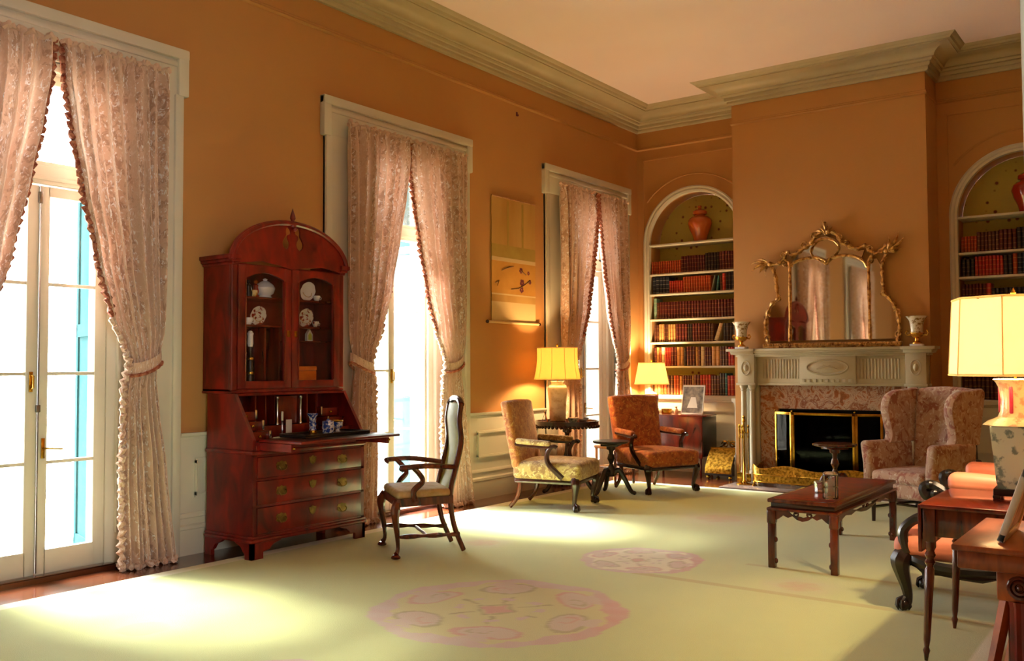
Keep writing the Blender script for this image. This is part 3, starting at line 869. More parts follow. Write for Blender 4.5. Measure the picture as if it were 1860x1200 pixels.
# ------------------------------------------------------------------ fireplace
XM = 2.88
t = thing('mantelpiece', 'carved pale stone mantelpiece with slender paired columns and oval plaque', 'mantelpiece', (XM, CHY, 0))
def mirrored(name, fn, matn, parent=t):
    for s in (-1, 1):
        m = MB(); fn(m, s); m.build(name, matn, parent)
m = MB()
for (w, y0, z0, z1) in ((1.20, -.26, 1.625, 1.655), (1.18, -.235, 1.605, 1.628), (1.15, -.20, 1.58, 1.607), (1.13, -.175, 1.555, 1.582)):
    m.rbox(-w, w, y0, 0, z0, z1, .006)
for s in (-1, 1):
    m.rbox(min(s * .85, s * 1.21), max(s * .85, s * 1.21), -.285, 0, 1.622, 1.656, .006)
    m.rbox(min(s * .87, s * 1.17), max(s * .87, s * 1.17), -.245, 0, 1.585, 1.63, .008)
m.build('shelf', 'stone_mantel', t)
m = MB(); m.rbox(-1.09, 1.09, -.115, 0, 1.205, 1.56, .006); m.rbox(-1.10, 1.10, -.13, 0, 1.205, 1.235, .006)
for i in range(13):
    for s in (-1, 1):
        x = s * (.36 + i * .036); m.tube([(x, -.117, 1.29), (x, -.117, 1.52)], .010, 6)
m.build('frieze', 'stone_mantel', t)
m = MB(); m.rbox(-.33, .33, -.155, -.10, 1.225, 1.56, .006)
for i in range(9): m.rbox(-.30 + i * .068, -.258 + i * .068, -.168, -.15, 1.245, 1.285, .006)
m.build('tablet', 'stone_mantel', t)
m = MB(); N = 40
m.tube([(.24 * math.cos(2 * PI * k / N), -.157, 1.425 + .088 * math.sin(2 * PI * k / N)) for k in range(N)], .011, 6, closed=True)
m.lathe([(.0, 0), (.9, 0), (.7, .3), (.3, .55), (.001, .6)], 32, (0, 0, 0))
m.v = [(x * .22, -.156 - z * .03, 1.425 + y * .075) if abs(x) <= 1.01 and z >= 0 and i >= N * 6 else (x, y, z) for i, (x, y, z) in enumerate(m.v)]
for i in range(5): m.tube([(-.12 + .02 * i, -.172, 1.40 + .012 * i), (0, -.178, 1.43), (.12 - .02 * i, -.172, 1.40 + .012 * i)], .006, 5)
m.build('oval_plaque', 'trim_paint', t)
def blk(m, s):
    m.rbox(min(s * .88, s * 1.10), max(s * .88, s * 1.10), -.19, 0, 1.205, 1.60, .006)
    m.rbox(min(s * .865, s * 1.115), max(s * .865, s * 1.115), -.205, 0, 1.205, 1.235, .006)
    m.tube([(s * .99 + .055 * math.cos(a), -.192, 1.42 + .085 * math.sin(a)) for a in [2 * PI * k / 28 for k in range(28)]], .009, 6, closed=True)
    m.ball((s * .99, -.185, 1.42), .03, 12, 1.5)
mirrored('pilaster_block', blk, 'stone_mantel')
for s in (-1, 1):
    for dx in (.935, 1.045):
        m = MB(); m.lathe([(.052, .12), (.052, .145), (.04, .155), (.044, .17), (.038, .19), (.036, .7), (.032, 1.13), (.04, 1.14), (.034, 1.155), (.048, 1.18), (.05, 1.205)], 18, (s * dx, -.13, 0))
        m.build('column', 'stone_mantel', t)
def leg(m, s):
    m.rbox(min(s * .87, s * 1.10), max(s * .87, s * 1.10), -.075, 0, 0, 1.21, .006)
    m.rbox(min(s * .865, s * 1.115), max(s * .865, s * 1.115), -.20, 0, .016, .12, .008)
mirrored('jamb', leg, 'stone_mantel')
m = MB(); m.box(-.87, -.64, -.03, -.001, .02, 1.205); m.box(.64, .87, -.03, -.001, .02, 1.205); m.box(-.64, .64, -.03, -.001, .92, 1.205)
m.build('marble_slip', 'breccia', t, smooth=False)
m = MB(); m.rbox(1.78, 3.98, -1.36, CHY + .001, 0, .016, .004); tag(m.build('hearth', 'hearth_slate'), kind='structure')

# firebox furniture
def andiron(x, label):
    t = thing('andiron', label, 'andiron', (x, -.44, .016), 0, 'andirons in the firebox')
    m = MB(); m.lathe([(.02, .10), (.03, .12), (.016, .15), (.03, .2), (.012, .24), (.03, .29), (.014, .33), (.035, .4), (.018, .44), (.03, .48), (.012, .52), (.026, .55), (.001, .575)], 14); m.build('shaft', 'steel', t)
    m = MB()
    for s in (-1, 1): m.tube(smooth_path([(0, 0, .11), (s * .05, -.01, .10), (s * .09, -.02, .04), (s * .10, -.03, .0)]), .012, 6)
    m.tube([(0, 0, .12), (0, .16, .12), (0, .25, .11), (0, .25, .0)], .012, 6); m.build('feet', 'iron', t)
andiron(2.535, 'turned steel andiron on the left inside the dark firebox'); andiron(3.05, 'turned steel andiron on the right inside the dark firebox')
t = thing('firewood_log', 'dark split log lying across the andirons', 'log', (2.80, -.30, .145))
m = MB(); m.tube([(-.36, 0, .045), (-.1, .01, .05), (.15, -.005, .05), (.36, .005, .045)], [.045, .05, .048, .042], 10); m.build('bark', 'dark_wood', t)

t = thing('fire_screen', 'brass-framed folding fire screen with dark mesh panels before the firebox', 'fire screen', (0, 0, .016))
pts = [(2.225, -.66), (2.47, -.77), (3.205, -.77), (3.49, -.67)]
for i, (a, b) in enumerate(zip(pts, pts[1:])):
    A, B = Vector((*a, 0)), Vector((*b, 0)); d = (B - A); L = d.length; d.normalize()
    e = MB(); e.T = T(*A) @ rotz(math.atan2(d.y, d.x))
    for (x0, x1, z0, z1) in ((0, .03, 0, .87), (L - .03, L, 0, .87), (0, L, .84, .87), (0, L, .02, .05)): e.rbox(x0, x1, -.009, .009, z0, z1, .003)
    e.ball((.0, 0, .885), .012)
    fr = e.build('panel_frame', 'brass', t)
    g = MB(); g.T = e.T; g.box(.03, L - .03, -.002, .002, .05, .84); g.build('mesh', 'screen_mesh', fr, smooth=False)

t = thing('fender', 'low pierced brass fender curving around the hearth', 'fender', (0, 0, .016))
path = smooth_path([(2.05, -.64, 0), (2.05, -.90, 0), (2.08, -1.02, 0), (2.20, -1.09, 0), (2.5, -1.09, 0), (2.88, -1.11, 0), (3.26, -1.09, 0), (3.56, -1.09, 0), (3.68, -1.02, 0), (3.71, -.90, 0), (3.71, -.64, 0)], 8)
m = MB(); vs, fs = [], []
for i, (x, y, z) in enumerate(path):
    f = i / (len(path) - 1); top = .235 + .022 * math.cos(f * 2 * PI * 5)
    for (zz, o) in ((.05, 0), (.07, .006), (.13, .006), (.14, .014), (.15, .006), (top - .015, .008), (top, 0), (top, -.012), (.05, -.012)):
        c = Vector((2.88, -.7)); v = Vector((x, y)) - c; v.normalize()
        vs.append((x + v.x * o, y + v.y * o, zz))
for i in range(len(path) - 1):
    for j in range(8): fs.append((i * 9 + j, (i + 1) * 9 + j, (i + 1) * 9 + j + 1, i * 9 + j + 1))
m.add(vs, fs); m.build('band', 'embossed_brass', t)
m = MB()
for k, zz in ((0, .055), (1, .14)): m.tube([(x, y, zz) for x, y, z in path], .010, 6)
m.build('moulding', 'brass', t)
for i in (4, 18, 60, 76):
    x, y, z = path[i]; m = MB(); m.lathe([(.03, 0), (.028, .012), (.012, .025), (.018, .04), (.012, .055)], 10, (x, y, 0)); m.build('foot', 'brass', t)

t = thing('fire_tools', 'polished brass stand of fireplace tools beside the left mantel column', 'fire tools', (1.95, -.98, .016))
m = MB(); m.lathe([(.10, 0), (.10, .012), (.07, .02), (.03, .03), (.015, .05), (.011, .3), (.011, .62), (.02, .64), (.011, .66), (.011, .74), (.022, .76), (.012, .79), (.02, .81), (.001, .835)], 18)
m.tube([(-.06, 0, .62), (.06, 0, .62)], .007, 6); m.tube([(0, -.06, .62), (0, .06, .62)], .007, 6); m.build('stand', 'brass', t)
for k, (x, y) in enumerate(((-.055, 0), (.055, 0), (0, -.055))):
    m = MB(); m.lathe([(.006, .12), (.006, .55), (.012, .57), (.006, .60), (.014, .64), (.006, .67), (.016, .70), (.001, .725)], 10, (x, y, 0))
    if k == 0: m.rbox(x - .035, x + .035, y - .008, y + .008, .02, .14, .004)
    elif k == 1: m.rbox(x - .03, x + .03, y - .014, y + .014, .03, .13, .01)
    else: m.tube([(x, y, .12), (x, y, .05), (x + .02, y - .01, .03)], .006, 6)
    m.build(('shovel', 'brush', 'poker')[k], 'brass', t)

t = thing('coal_scuttle', 'embossed brass coal box with sloping lid standing beside the fireplace', 'coal box', (1.455, -.42, 0))
m = MB(); pr = [(.17, .05), (-.20, .05), (-.20, .14), (-.12, .26), (-.02, .36), (.17, .36)]
m.prism(pr, -.185, .185, 'yz'); m.build('body', 'ebony', t, smooth=False)
m = MB(); m.grid(lambda u, v: ((u - .5) * .35, -.215 + .20 * v, .135 + .25 * v + .025 * math.sin(PI * v)), 16, 12)
m.build('lid', 'embossed_brass', t)
m = MB(); m.rbox(-.18, .18, -.215, -.195, .075, .14, .006); m.build('front_plate', 'embossed_brass', t)
m = MB(); m.tube([(-.175, -.015, .385), (.175, -.015, .385)], .012, 8); m.build('lid_hinge', 'brass', t)
m = MB()
for s in (-1, 1):
    m.tube([(x, .15, z) for x, z in spiral(s * .05, .42, .05, .012, 0 if s > 0 else PI, 1.3 * s)], .009, 6)
m.tube([(-.15, .15, .37), (-.08, .15, .40), (0, .15, .47), (.08, .15, .40), (.15, .15, .37)], .009, 6); m.build('gallery', 'brass', t)
for x in (-.15, .15):
    for y in (-.17, .14): m = MB(); m.ball((x, y, .026), .026, 10); m.build('foot', 'brass', t)

def urn(x, label):
    t = thing('mantel_urn', label, 'vase', (x, CHY - .13, 1.657))
    m = MB(); m.rbox(-.065, .065, -.065, .065, 0, .025, .004); m.build('plinth', 'white_china', t)
    m = MB(); m.lathe([(.05, .025), (.048, .04), (.022, .06), (.022, .085), (.05, .10), (.075, .125), (.08, .15)], 22); m.build('foot', 'urn_gold', t)
    m = MB(); m.lathe([(.076, .15), (.066, .16), (.068, .22), (.082, .29), (.115, .335), (.105, .338), (.06, .25), (.001, .2)], 24); m.build('bowl', 'urn_china', t)
    for s in (-1, 1):
        m = MB(); m.tube([(s * .07, 0, .13), (s * .105, 0, .125), (s * .12, 0, .15), (s * .105, 0, .175), (s * .085, 0, .165)], .009, 6); m.build('handle', 'urn_gold', t)
urn(1.815, 'flared porcelain urn on the left end of the mantel shelf'); urn(3.875, 'flared porcelain urn on the right end of the mantel shelf')

# ------------------------------------------------------------------ overmantel mirror
t = thing('overmantel_mirror', 'carved gilt rococo mirror of several plates standing on the mantel shelf', 'mirror', (0, CHY - .045, 0))
central = [(2.415, 1.75), (2.425, 2.66), (2.47, 2.70), (2.545, 2.725), (2.65, 2.742), (2.752, 2.738), (2.81, 2.715), (2.858, 2.69), (2.91, 2.715), (2.965, 2.735), (3.06, 2.742), (3.16, 2.73), (3.27, 2.68), (3.335, 2.59), (3.338, 1.75)]
left = [(2.14, 1.75), (2.125, 1.85), (2.12, 1.95), (2.145, 2.08), (2.19, 2.18), (2.265, 2.25), (2.262, 2.36), (2.25, 2.48), (2.225, 2.62), (2.27, 2.68), (2.35, 2.70), (2.398, 2.655), (2.39, 1.75)]
right = [(3.36, 1.75), (3.358, 2.595), (3.395, 2.68), (3.44, 2.68), (3.482, 2.59), (3.488, 2.41), (3.50, 2.27), (3.58, 2.18), (3.63, 2.06), (3.65, 1.92), (3.638, 1.75)]
top = [(2.45, 2.72), (2.52, 2.80), (2.60, 2.845), (2.68, 2.89), (2.76, 2.97), (2.86, 2.995), (2.96, 2.95), (3.03, 2.89), (3.12, 2.83), (3.2, 2.795), (3.30, 2.79), (3.27, 2.71), (3.16, 2.755), (3.06, 2.765), (2.95, 2.757), (2.858, 2.715), (2.77, 2.757), (2.65, 2.765), (2.545, 2.75)]
for nm, pl in (('mirror_plate', central), ('mirror_plate', left), ('mirror_plate', right), ('mirror_plate', top)):
    m = MB(); m.prism(pl, -.004, .004); m.build(nm, 'mirror_glass', t, smooth=False)
m = MB()
for pl in (central, left, right, top): m.prism(pl, .006, .03)
m.build('backboard', 'dark_wood', t, smooth=False)
def gil(name, pts2, r, y=-.012, n=6, closed=False, wave=0):
    m = MB(); p = [(x, y, z) for x, z in pts2]
    p = smooth_path(p + ([p[0]] if closed else []), 5)
    rr = [r * (1 + wave * math.sin(i * 1.3)) for i in range(len(p))]
    m.tube(p, rr, n); return m.build(name, 'gilt', t)
gil('inner_frame', central[1:-1], .017, wave=.25)
gil('inner_frame', [(2.402, 1.74), (2.41, 2.2), (2.412, 2.66), (2.38, 2.72), (2.33, 2.76)], .018, wave=.2)
gil('inner_frame', [(3.348, 1.74), (3.346, 2.2), (3.346, 2.60), (3.36, 2.68), (3.40, 2.74)], .018, wave=.2)
gil('outer_frame', [(2.135, 1.72), (2.105, 1.84), (2.10, 1.95), (2.13, 2.10), (2.19, 2.21), (2.255, 2.27), (2.245, 2.40), (2.235, 2.52), (2.20, 2.64), (2.17, 2.70)], .024, wave=.3)
gil('outer_frame', [(3.655, 1.72), (3.675, 1.84), (3.67, 1.95), (3.635, 2.10), (3.575, 2.21), (3.515, 2.27), (3.505, 2.40), (3.50, 2.52), (3.50, 2.62), (3.55, 2.72)], .024, wave=.3)
gil('crest_rail', [(2.17, 2.70), (2.26, 2.70), (2.34, 2.76), (2.39, 2.83), (2.44, 2.79), (2.53, 2.83), (2.62, 2.88), (2.69, 2.93), (2.74, 3.0), (2.80, 3.035), (2.865, 3.03)], .024, wave=.35)
gil('crest_rail', [(2.865, 3.03), (2.94, 3.03), (3.01, 2.97), (3.04, 2.90), (3.12, 2.85), (3.22, 2.81), (3.31, 2.84), (3.36, 2.78), (3.42, 2.74), (3.49, 2.77), (3.55, 2.83)], .024, wave=.35)
gil('cartouche_frame', [(2.70, 2.745), (2.68, 2.82), (2.72, 2.90), (2.80, 2.955), (2.90, 2.955), (2.99, 2.90), (3.01, 2.83), (2.97, 2.76), (2.90, 2.70), (2.858, 2.66), (2.80, 2.70)], .015, wave=.25, closed=True)
m = MB(); m.rbox(2.07, 3.70, -.05, .035, 1.657, 1.72, .014)
for i in range(54): m.ball((2.09 + i * .0300, -.045, 1.695), .017, 6)
m.build('base_rail', 'gilt', t)
def leafy(m, x, z, a, L, w):
    p = [(x + L * f * math.cos(a + .5 * f), -.02 - .02 * math.sin(PI * f), z + L * f * math.sin(a + .5 * f)) for f in [i / 8 for i in range(9)]]
    m.tube(p, [max(.002, w * math.sin(PI * min(1, .12 + f * .88))) for f in [i / 8 for i in range(9)]], 6, flat=.6)
for sx, x0, z0, fan in ((-1, 2.17, 2.70, [2.2, 2.6, 2.95, 3.3, 3.9]), (1, 3.55, 2.76, [.0, .15, .5, .9, -.4])):
    m = MB()
    for k, a in enumerate(fan): leafy(m, x0, z0, a, .25 if k in (1, 2) else .17, .022)
    m.ball((x0, -.02, z0), .035, 10); m.build('acanthus_ear', 'gilt', t)
m = MB()
for a, L in ((1.57, .17), (1.0, .10), (2.14, .10), (.5, .12), (2.6, .12)): leafy(m, 2.855, 3.02, a - .25, L, .02)
m.tube([(x, -.02, z) for x, z in spiral(2.845, 3.135, .03, .008, -1.2, 1.2)], .010, 6); m.build('finial_leaf', 'gilt', t)
m = MB()
for (x, z, r, a, tn) in ((2.60, 2.90, .05, 0, 1.3), (2.72, 3.0, .04, 1, 1.3), (3.02, 2.96, .045, 2, -1.3), (3.10, 2.88, .04, 2, -1.2), (2.34, 2.80, .04, 0, 1.2), (3.37, 2.80, .04, 3, -1.2), (2.12, 2.05, .04, 0, 1.2), (3.66, 2.05, .04, 3, -1.2), (2.27, 2.27, .035, 1, 1.2), (3.50, 2.27, .035, 2, -1.2), (2.11, 1.80, .04, 4, 1.2), (3.67, 1.80, .04, 4, -1.2), (2.36, 2.69, .03, 2, 1.2), (3.37, 2.66, .03, 2, -1.2)):
    m.tube([(u, -.02, v) for u, v in spiral(x, z, r, .008, a, tn)], .011, 6)
tag(m.build('scrollwork', 'gilt', t), kind='stuff')
# ------------------------------------------------------------------ secretary cabinet
SEC = (.36, -6.66)
SXS, UPY = 1.05, .06        # width factor; the upper case stands this much further back
def SW(X, Y, Z): return (SEC[0] - Y - (UPY if Z > 1.25 else 0), SEC[1] + X * SXS, Z)
t = thing('secretary_cabinet', 'tall red mahogany secretary cabinet with domed top and open writing flap', 'cabinet', (SEC[0], SEC[1], 0), PI / 2)
for sx in (-1, 1):
    for sy in (-1, 1):
        m = MB()
        if sy < 0:
            pf = [(.56, 0), (.56, .135), (.26, .135), (.30, .115), (.36, .10), (.40, .065), (.455, .05), (.455, 0)]
            m.prism([(sx * a, b) for a, b in pf], -.285, -.255)
        ps = [(.285, 0), (.285, .135), (.06, .135), (.10, .11), (.155, .09), (.185, .05), (.205, .04), (.205, 0)]
        m.prism([(sy * a, b) for a, b in ps], sx * .56, sx * .53, 'yz')
        o = m.build('bracket_foot', 'burl', t, smooth=False); o.location.z = RZ if sy < 0 else 0
m = MB(); m.rbox(-.575, .575, -.30, .285, .135, .165, .012); m.rbox(-.565, .565, -.29, .285, .16, .185, .008); m.build('base_moulding', 'burl', t)
m = MB(); m.box(-.55, .55, -.27, .28, .18, .80); m.box(-.55, -.515, -.282, -.27, .18, .80); m.box(.515, .55, -.282, -.27, .18, .80)
for z in (.18, .395, .595, .775): m.box(-.55, .55, -.282, -.27, z, z + .018)
m.build('chest_carcass', 'burl', t, smooth=False)
def pull(parent, X, Z, Y):
    m = MB()
    pl = [(.0, .042), (.02, .03), (.038, .034), (.05, .012), (.042, 0), (.05, -.014), (.03, -.03), (.012, -.028), (0, -.04)]
    poly = [(X + a, Z + b) for a, b in pl] + [(X - a, Z + b) for a, b in pl[::-1][1:-1]]
    m.prism(poly, Y, Y - .003)
    m.tube(smooth_path([(X - .034, Y - .004, Z + .006), (X - .034, Y - .022, Z - .004), (X - .018, Y - .026, Z - .026), (X + .018, Y - .026, Z - .026), (X + .034, Y - .022, Z - .004), (X + .034, Y - .004, Z + .006)], 3), .004, 6)
    m.build('handle', 'old_brass', parent)
for (z0, z1) in ((.20, .393), (.415, .593), (.615, .773)):
    m = MB(); m.rbox(-.512, .512, -.292, -.268, z0, z1, .006); d = m.build('drawer', 'burl', t)
    zc = (z0 + z1) / 2
    pull(d, -.30, zc, -.292); pull(d, .30, zc, -.292)
    m = MB(); m.prism([(a * .8, zc + .02 + b * .8) for a, b in ((0, .045), (.025, .03), (.045, .032), (.04, 0), (.03, -.025), (0, -.045), (-.03, -.025), (-.04, 0), (-.045, .032), (-.025, .03))], -.292, -.296); m.build('keyhole_plate', 'old_brass', d, smooth=False)
m = MB(); m.rbox(-.565, .565, -.295, .285, .793, .823, .010); m.build('waist_moulding', 'burl', t)
for s in (-1, 1):
    m = MB(); m.prism([(.28, .82), (-.28, .82), (-.28, .905), (-.055, 1.25), (.28, 1.25)], s * .55, s * .522, 'yz'); m.build('desk_side', 'burl', t, smooth=False)
m = MB(); m.box(-.53, .53, .26, .28, .82, 1.25); m.box(-.53, .53, -.06, .28, 1.232, 1.25); m.box(-.523, .523, -.28, .26, .86, .885); m.rbox(-.523, .523, -.285, -.26, .822, .862, .004); m.build('desk_case', 'burl', t, smooth=False)
# pigeonholes and stepped drawers inside the desk
for s in (-1, 1):
    for k in range(3):
        m = MB(); x0, x1 = sorted((s * (.515 - k * .0), s * (.33 - k * .0)))
        z0 = .886 + k * .075
        m.rbox(x0, x1, -.18 + k * .085, .22, z0, z0 + .07, .004); q = m.build('stepped_drawer', 'mahogany', t)
        m = MB(); m.lathe([(.008, 0), (.006, .01), (.011, .018), (.001, .024)], 8); m.T = Matrix.Identity(4)
        m.v = [(s * .42 + a, -.18 + k * .085 - c, z0 + .035 + b) for a, b, c in m.v]; m.build('knob', 'brass', q)
for x in (-.30, -.205, -.12, .12, .205, .30):
    m = MB(); m.rbox(x - .006, x + .006, .02, .25, .99, 1.23, .002)
    m.build('pigeonhole_divider', 'mahogany', t)
m = MB(); m.rbox(-.31, .31, .0, .25, .886, .985, .004); m.build('inner_drawer_row', 'mahogany', t)
m = MB(); m.rbox(-.10, .10, .01, .25, .99, 1.22, .006); m.build('prospect_door', 'mahogany', t)
for s in (-1, 1):
    m = MB(); m.lathe([(.014, .99), (.014, 1.0), (.009, 1.01), (.010, 1.1), (.008, 1.19), (.014, 1.20), (.014, 1.215)], 10, (s * .115, -.005, 0)); m.build('document_column', 'silver', t)
for s in (-1, 1):  # bright strips stand in for glints on the stepped drawer edges
    for k in range(3):
        m = MB(); m.rbox(s * .324 - .009, s * .324 + .009, -.192 + k * .085, -.178 + k * .085, .888 + k * .078, .962 + k * .078, .003); m.build('step_glint', 'silver', t)
m = MB(); m.rbox(-.495, .495, -.755, -.275, .888, .908, .006); m.build('writing_flap', 'burl', t)
m = MB(); m.rbox(-.44, .44, -.70, -.32, .9085, .9095, .0004); m.build('flap_leather', 'leather_dark', t)
for s in (-1, 1):
    m = MB(); m.rbox(s * .475 - .016, s * .475 + .016, -.64, -.2, .826, .886, .005); lo = m.build('loper', 'burl', t)
    m = MB(); m.ball((s * .475, -.65, .856), .011, 8); m.build('knob', 'brass', lo)
# upper case
m = MB()
m.box(-.55, -.525, -.06, .28, 1.25, 2.27); m.box(.525, .55, -.06, .28, 1.25, 2.27); m.box(-.525, .525, .262, .28, 1.25, 2.27); m.box(-.55, .55, -.08, .28, 1.25, 1.283); m.box(-.525, .525, -.055, .265, 2.245, 2.27)
m.rbox(-.56, .56, -.085, .285, 1.25, 1.27, .008); m.rbox(-.56, -.50, -.085, -.05, 1.27, 2.26, .012); m.rbox(.50, .56, -.085, -.05, 1.27, 2.26, .012)
m.build('upper_case', 'burl', t, smooth=False)
for z in (1.795, 2.02):
    m = MB(); m.rbox(-.524, .524, -.01, .26, z - .018, z, .004); m.build('shelf', 'mahogany', t)
m = MB(); m.rbox(.15, .524, .02, .26, 1.665, 1.676, .003); m.build('shelf', 'mahogany', t)
for x in (-.16, -.02, -.40):
    m = MB(); m.rbox(x - .008, x + .008, .03, .26, 1.284, 1.775, .003); m.build('partition', 'mahogany', t)
for s in (-1, 1):
    x0, x1 = (-.505, -.002) if s < 0 else (.002, .505)
    m = MB()
    m.rbox(x0, x0 + .075, -.095, -.065, 1.285, 2.255, .006); m.rbox(x1 - .075, x1, -.095, -.065, 1.285, 2.255, .006)
    m.rbox(x0 + .06, x1 - .06, -.095, -.065, 1.285, 1.345, .006)
    xm, hw = (x0 + x1) / 2, (x1 - x0) / 2 - .07
    arc = [(xm - hw + 2 * hw * i / 14, 2.155 + .05 * math.sin(PI * i / 14)) for i in range(15)]
    m.prism([(xm - hw, 2.255)] + arc + [(xm + hw, 2.255)], -.094, -.066)
    d = m.build('door', 'burl', t)
    g = MB(); g.box(x0 + .07, x1 - .07, -.082, -.078, 1.34, 2.21); g.build('pane', 'cabinet_glass', d, smooth=False)
    m = MB(); m.rbox(x1 - .05 if s < 0 else x0 + .02, x1 - .02 if s < 0 else x0 + .05, -.102, -.095, 1.70, 1.75, .003); m.build('lock_plate', 'brass', d)
    m = MB(); m.tube([(xm - hw - .004, -.096, 1.35), (xm - hw - .004, -.096, 2.15)], .006, 6); m.tube([(xm + hw + .004, -.096, 1.35), (xm + hw + .004, -.096, 2.15)], .006, 6); m.build('glazing_bead', 'mahogany', d)
# cornice and domed pediment
def cornice_side(s):
    m = MB()
    for (o, z0, z1) in ((.012, 2.25, 2.275), (.028, 2.272, 2.298), (.042, 2.295, 2.33)):
        m.rbox(min(s * .5, s * (.55 + o)), max(s * .5, s * (.55 + o)), -.085 - o, .285, z0, z1, .006)
    m.build('side_cornice', 'burl', t)
cornice_side(-1); cornice_side(1)
def arc(r, n=26, half=0): return [(r * math.cos(a), 2.29 + (r * .60) * math.sin(a)) for a in [PI / 2 + PI / 2 * i / n for i in range(n + 1)]]
half = arc(.555)
brd = [(0, 2.25), (-.12, 2.275), (-.30, 2.295), (-.555, 2.26)]
brd = brd + half[::-1][:-1]
brd = brd + [(-x, z) for x, z in brd[::-1][:-1]] if False else [(x, z) for x, z in brd] + [(0, half[0][1])] + [(-x, z) for x, z in half[1:]] + [(.555, 2.26), (.30, 2.295), (.12, 2.275)]
m = MB(); m.prism(brd, -.105, -.09); ped = m.build('pediment', 'burl', t, smooth=False)
tear = smooth_path([(.070, .0, 2.425), (.047, 0, 2.445), (.042, 0, 2.475), (.056, 0, 2.51), (.052, 0, 2.53), (.030, 0, 2.545), (.038, 0, 2.575), (.062, 0, 2.585), (.072, 0, 2.56), (.070, 0, 2.53), (.082, 0, 2.51), (.098, 0, 2.475), (.093, 0, 2.445)], 3)
for s in (-1, 1):
    m = MB(); m.prism([(s * (.072 + (x - .072) * 1.25), 2.51 + (z - 2.51) * 1.15) for x, _, z in tear], -.2, .0); c = m.build('cutter', 'burl', t, smooth=False)
    bm_ = ped.modifiers.new('cut', 'BOOLEAN'); bm_.operation = 'DIFFERENCE'; bm_.object = c; bm_.solver = 'EXACT'
bpy.context.view_layer.update()
_dg = bpy.context.evaluated_depsgraph_get()
_new = bpy.data.meshes.new_from_object(ped.evaluated_get(_dg))
ped.modifiers.clear(); ped.data = _new
for c in [o for o in t.children if o.name.startswith('cutter')]: bpy.data.objects.remove(c)
m = MB(); full = [(x, z) for x, z in arc(.565)]; full = full[::-1] + [(-x, z) for x, z in full[1:]]
for (dr, y, r) in ((0, -.11, .020), (.018, -.098, .020)):
    m.tube([(x * (1 + dr), y, 2.29 + (z - 2.29) * (1 + dr)) for x, z in full], r, 8)
m.build('pediment_moulding', 'burl', t)
m = MB(); m.lathe([(.028, 2.60), (.03, 2.625), (.014, 2.64), (.012, 2.655), (.024, 2.675), (.02, 2.70), (.008, 2.735), (.001, 2.76)], 14, (0, -.10, 0)); m.ball((0, -.125, 2.585), .02); m.build('finial', 'burl', t)

t.scale = (SXS, 1, 1)
for o in t.children:
    if o.name.split('.')[0] in ('upper_case', 'shelf', 'partition', 'door', 'side_cornice', 'pediment', 'pediment_moulding', 'pediment_hood', 'finial'): o.location.y += UPY
# ------------------------------------------------------------------ china and curios inside the secretary
def small(name, label, cat, loc, rz=PI / 2, group=None): return thing(name, label, cat, loc, rz, group)
def plate(X, Z, r, matn, label, sc=1, Y=.08):
    t = small('display_plate', label, 'plate', SW(X, Y, Z + .001), PI / 2, 'plates shown in the secretary')
    m = MB(); N = 40
    pr = [(0.001, 0), (.55, .0), (.62, .06), (1, .12), (1.0, .14), (.6, .09), (.5, .03), (.001, .03)]
    m.lathe([(a * r, b * r) for a, b in pr], N, cap=False)
    m.v = [(x * (1 + .03 * math.cos(8 * math.atan2(y, x))), -z - .0, r + y * 1.0) for x, y, z in m.v]
    a = math.radians(-12); m.v = [(x, y * math.cos(a) - z * math.sin(a) * -1 * 1, z * math.cos(a)) for x, y, z in m.v]
    m.build('dish', matn, t)
    m = MB(); m.tube([(x * .62, -.06 * r - .012 + .2 * z, r + z * .62) for x, z in [(r * math.cos(b), r * math.sin(b)) for b in [2 * PI * i / 24 for i in range(24)]]], .003, 5, closed=True); m.build('rim_line', 'gold_china', t)
plate(-.385, 2.02, .075, 'white_china', 'white plate standing at the left of the secretary top shelf')
plate(-.295, 2.02, .06, 'white_china', 'smaller white plate behind the dark figure on the secretary top shelf', Y=.125)
plate(.285, 2.02, .082, 'white_china', 'large scalloped white plate behind the right secretary door, top shelf')
plate(-.21, 1.795, .078, 'imari_china', 'red patterned plate behind the left secretary door, second shelf')
plate(.265, 1.795, .08, 'imari_china', 'red patterned plate behind the right secretary door, second shelf')
def cup(name, label, cat, X, Y, Z, r, h, matn, handle=True):
    t = small(name, label, cat, SW(X, Y, Z + .001))
    m = MB(); m.lathe([(r * .5, 0), (r * .55, h * .06), (r * .8, h * .3), (r, h * .75), (r * .98, h), (r * .9, h), (r * .85, h * .7), (r * .4, h * .12), (.001, h * .1)], 18); m.build('bowl', matn, t)
    if handle:
        m = MB(); m.tube(smooth_path([(r * .8, 0, h * .3), (r * 1.45, 0, h * .35), (r * 1.6, 0, h * .65), (r * .95, 0, h * .85)], 4), r * .1, 6); m.build('handle', matn, t)
    return t
cup('teacup', 'small white teacup before the scalloped plate in the secretary', 'cup', .36, .03, 2.02, .032, .045, 'white_china')
cup('jug', 'white handled jug at the left of the secretary second shelf', 'jug', -.41, .06, 1.795, .035, .095, 'white_china')
cup('teacup', 'grey-white teacup beside the jug in the secretary', 'cup', -.315, .04, 1.795, .04, .055, 'white_china')
cup('teacup', 'red patterned teacup at the left of the right secretary door', 'cup', .13, .04, 1.795, .035, .065, 'imari_china')
cup('teacup', 'red patterned teacup right of the patterned plate in the secretary', 'cup', .365, .05, 1.795, .03, .05, 'imari_china')
cup('teacup', 'gilt-rimmed pale cup at the front of the secretary top shelf', 'cup', -.28, .02, 2.02, .032, .05, 'gold_china', False)
t = small('figurine', 'small orange-red figurine on the secretary top shelf', 'figurine', SW(-.24, .05, 2.021))
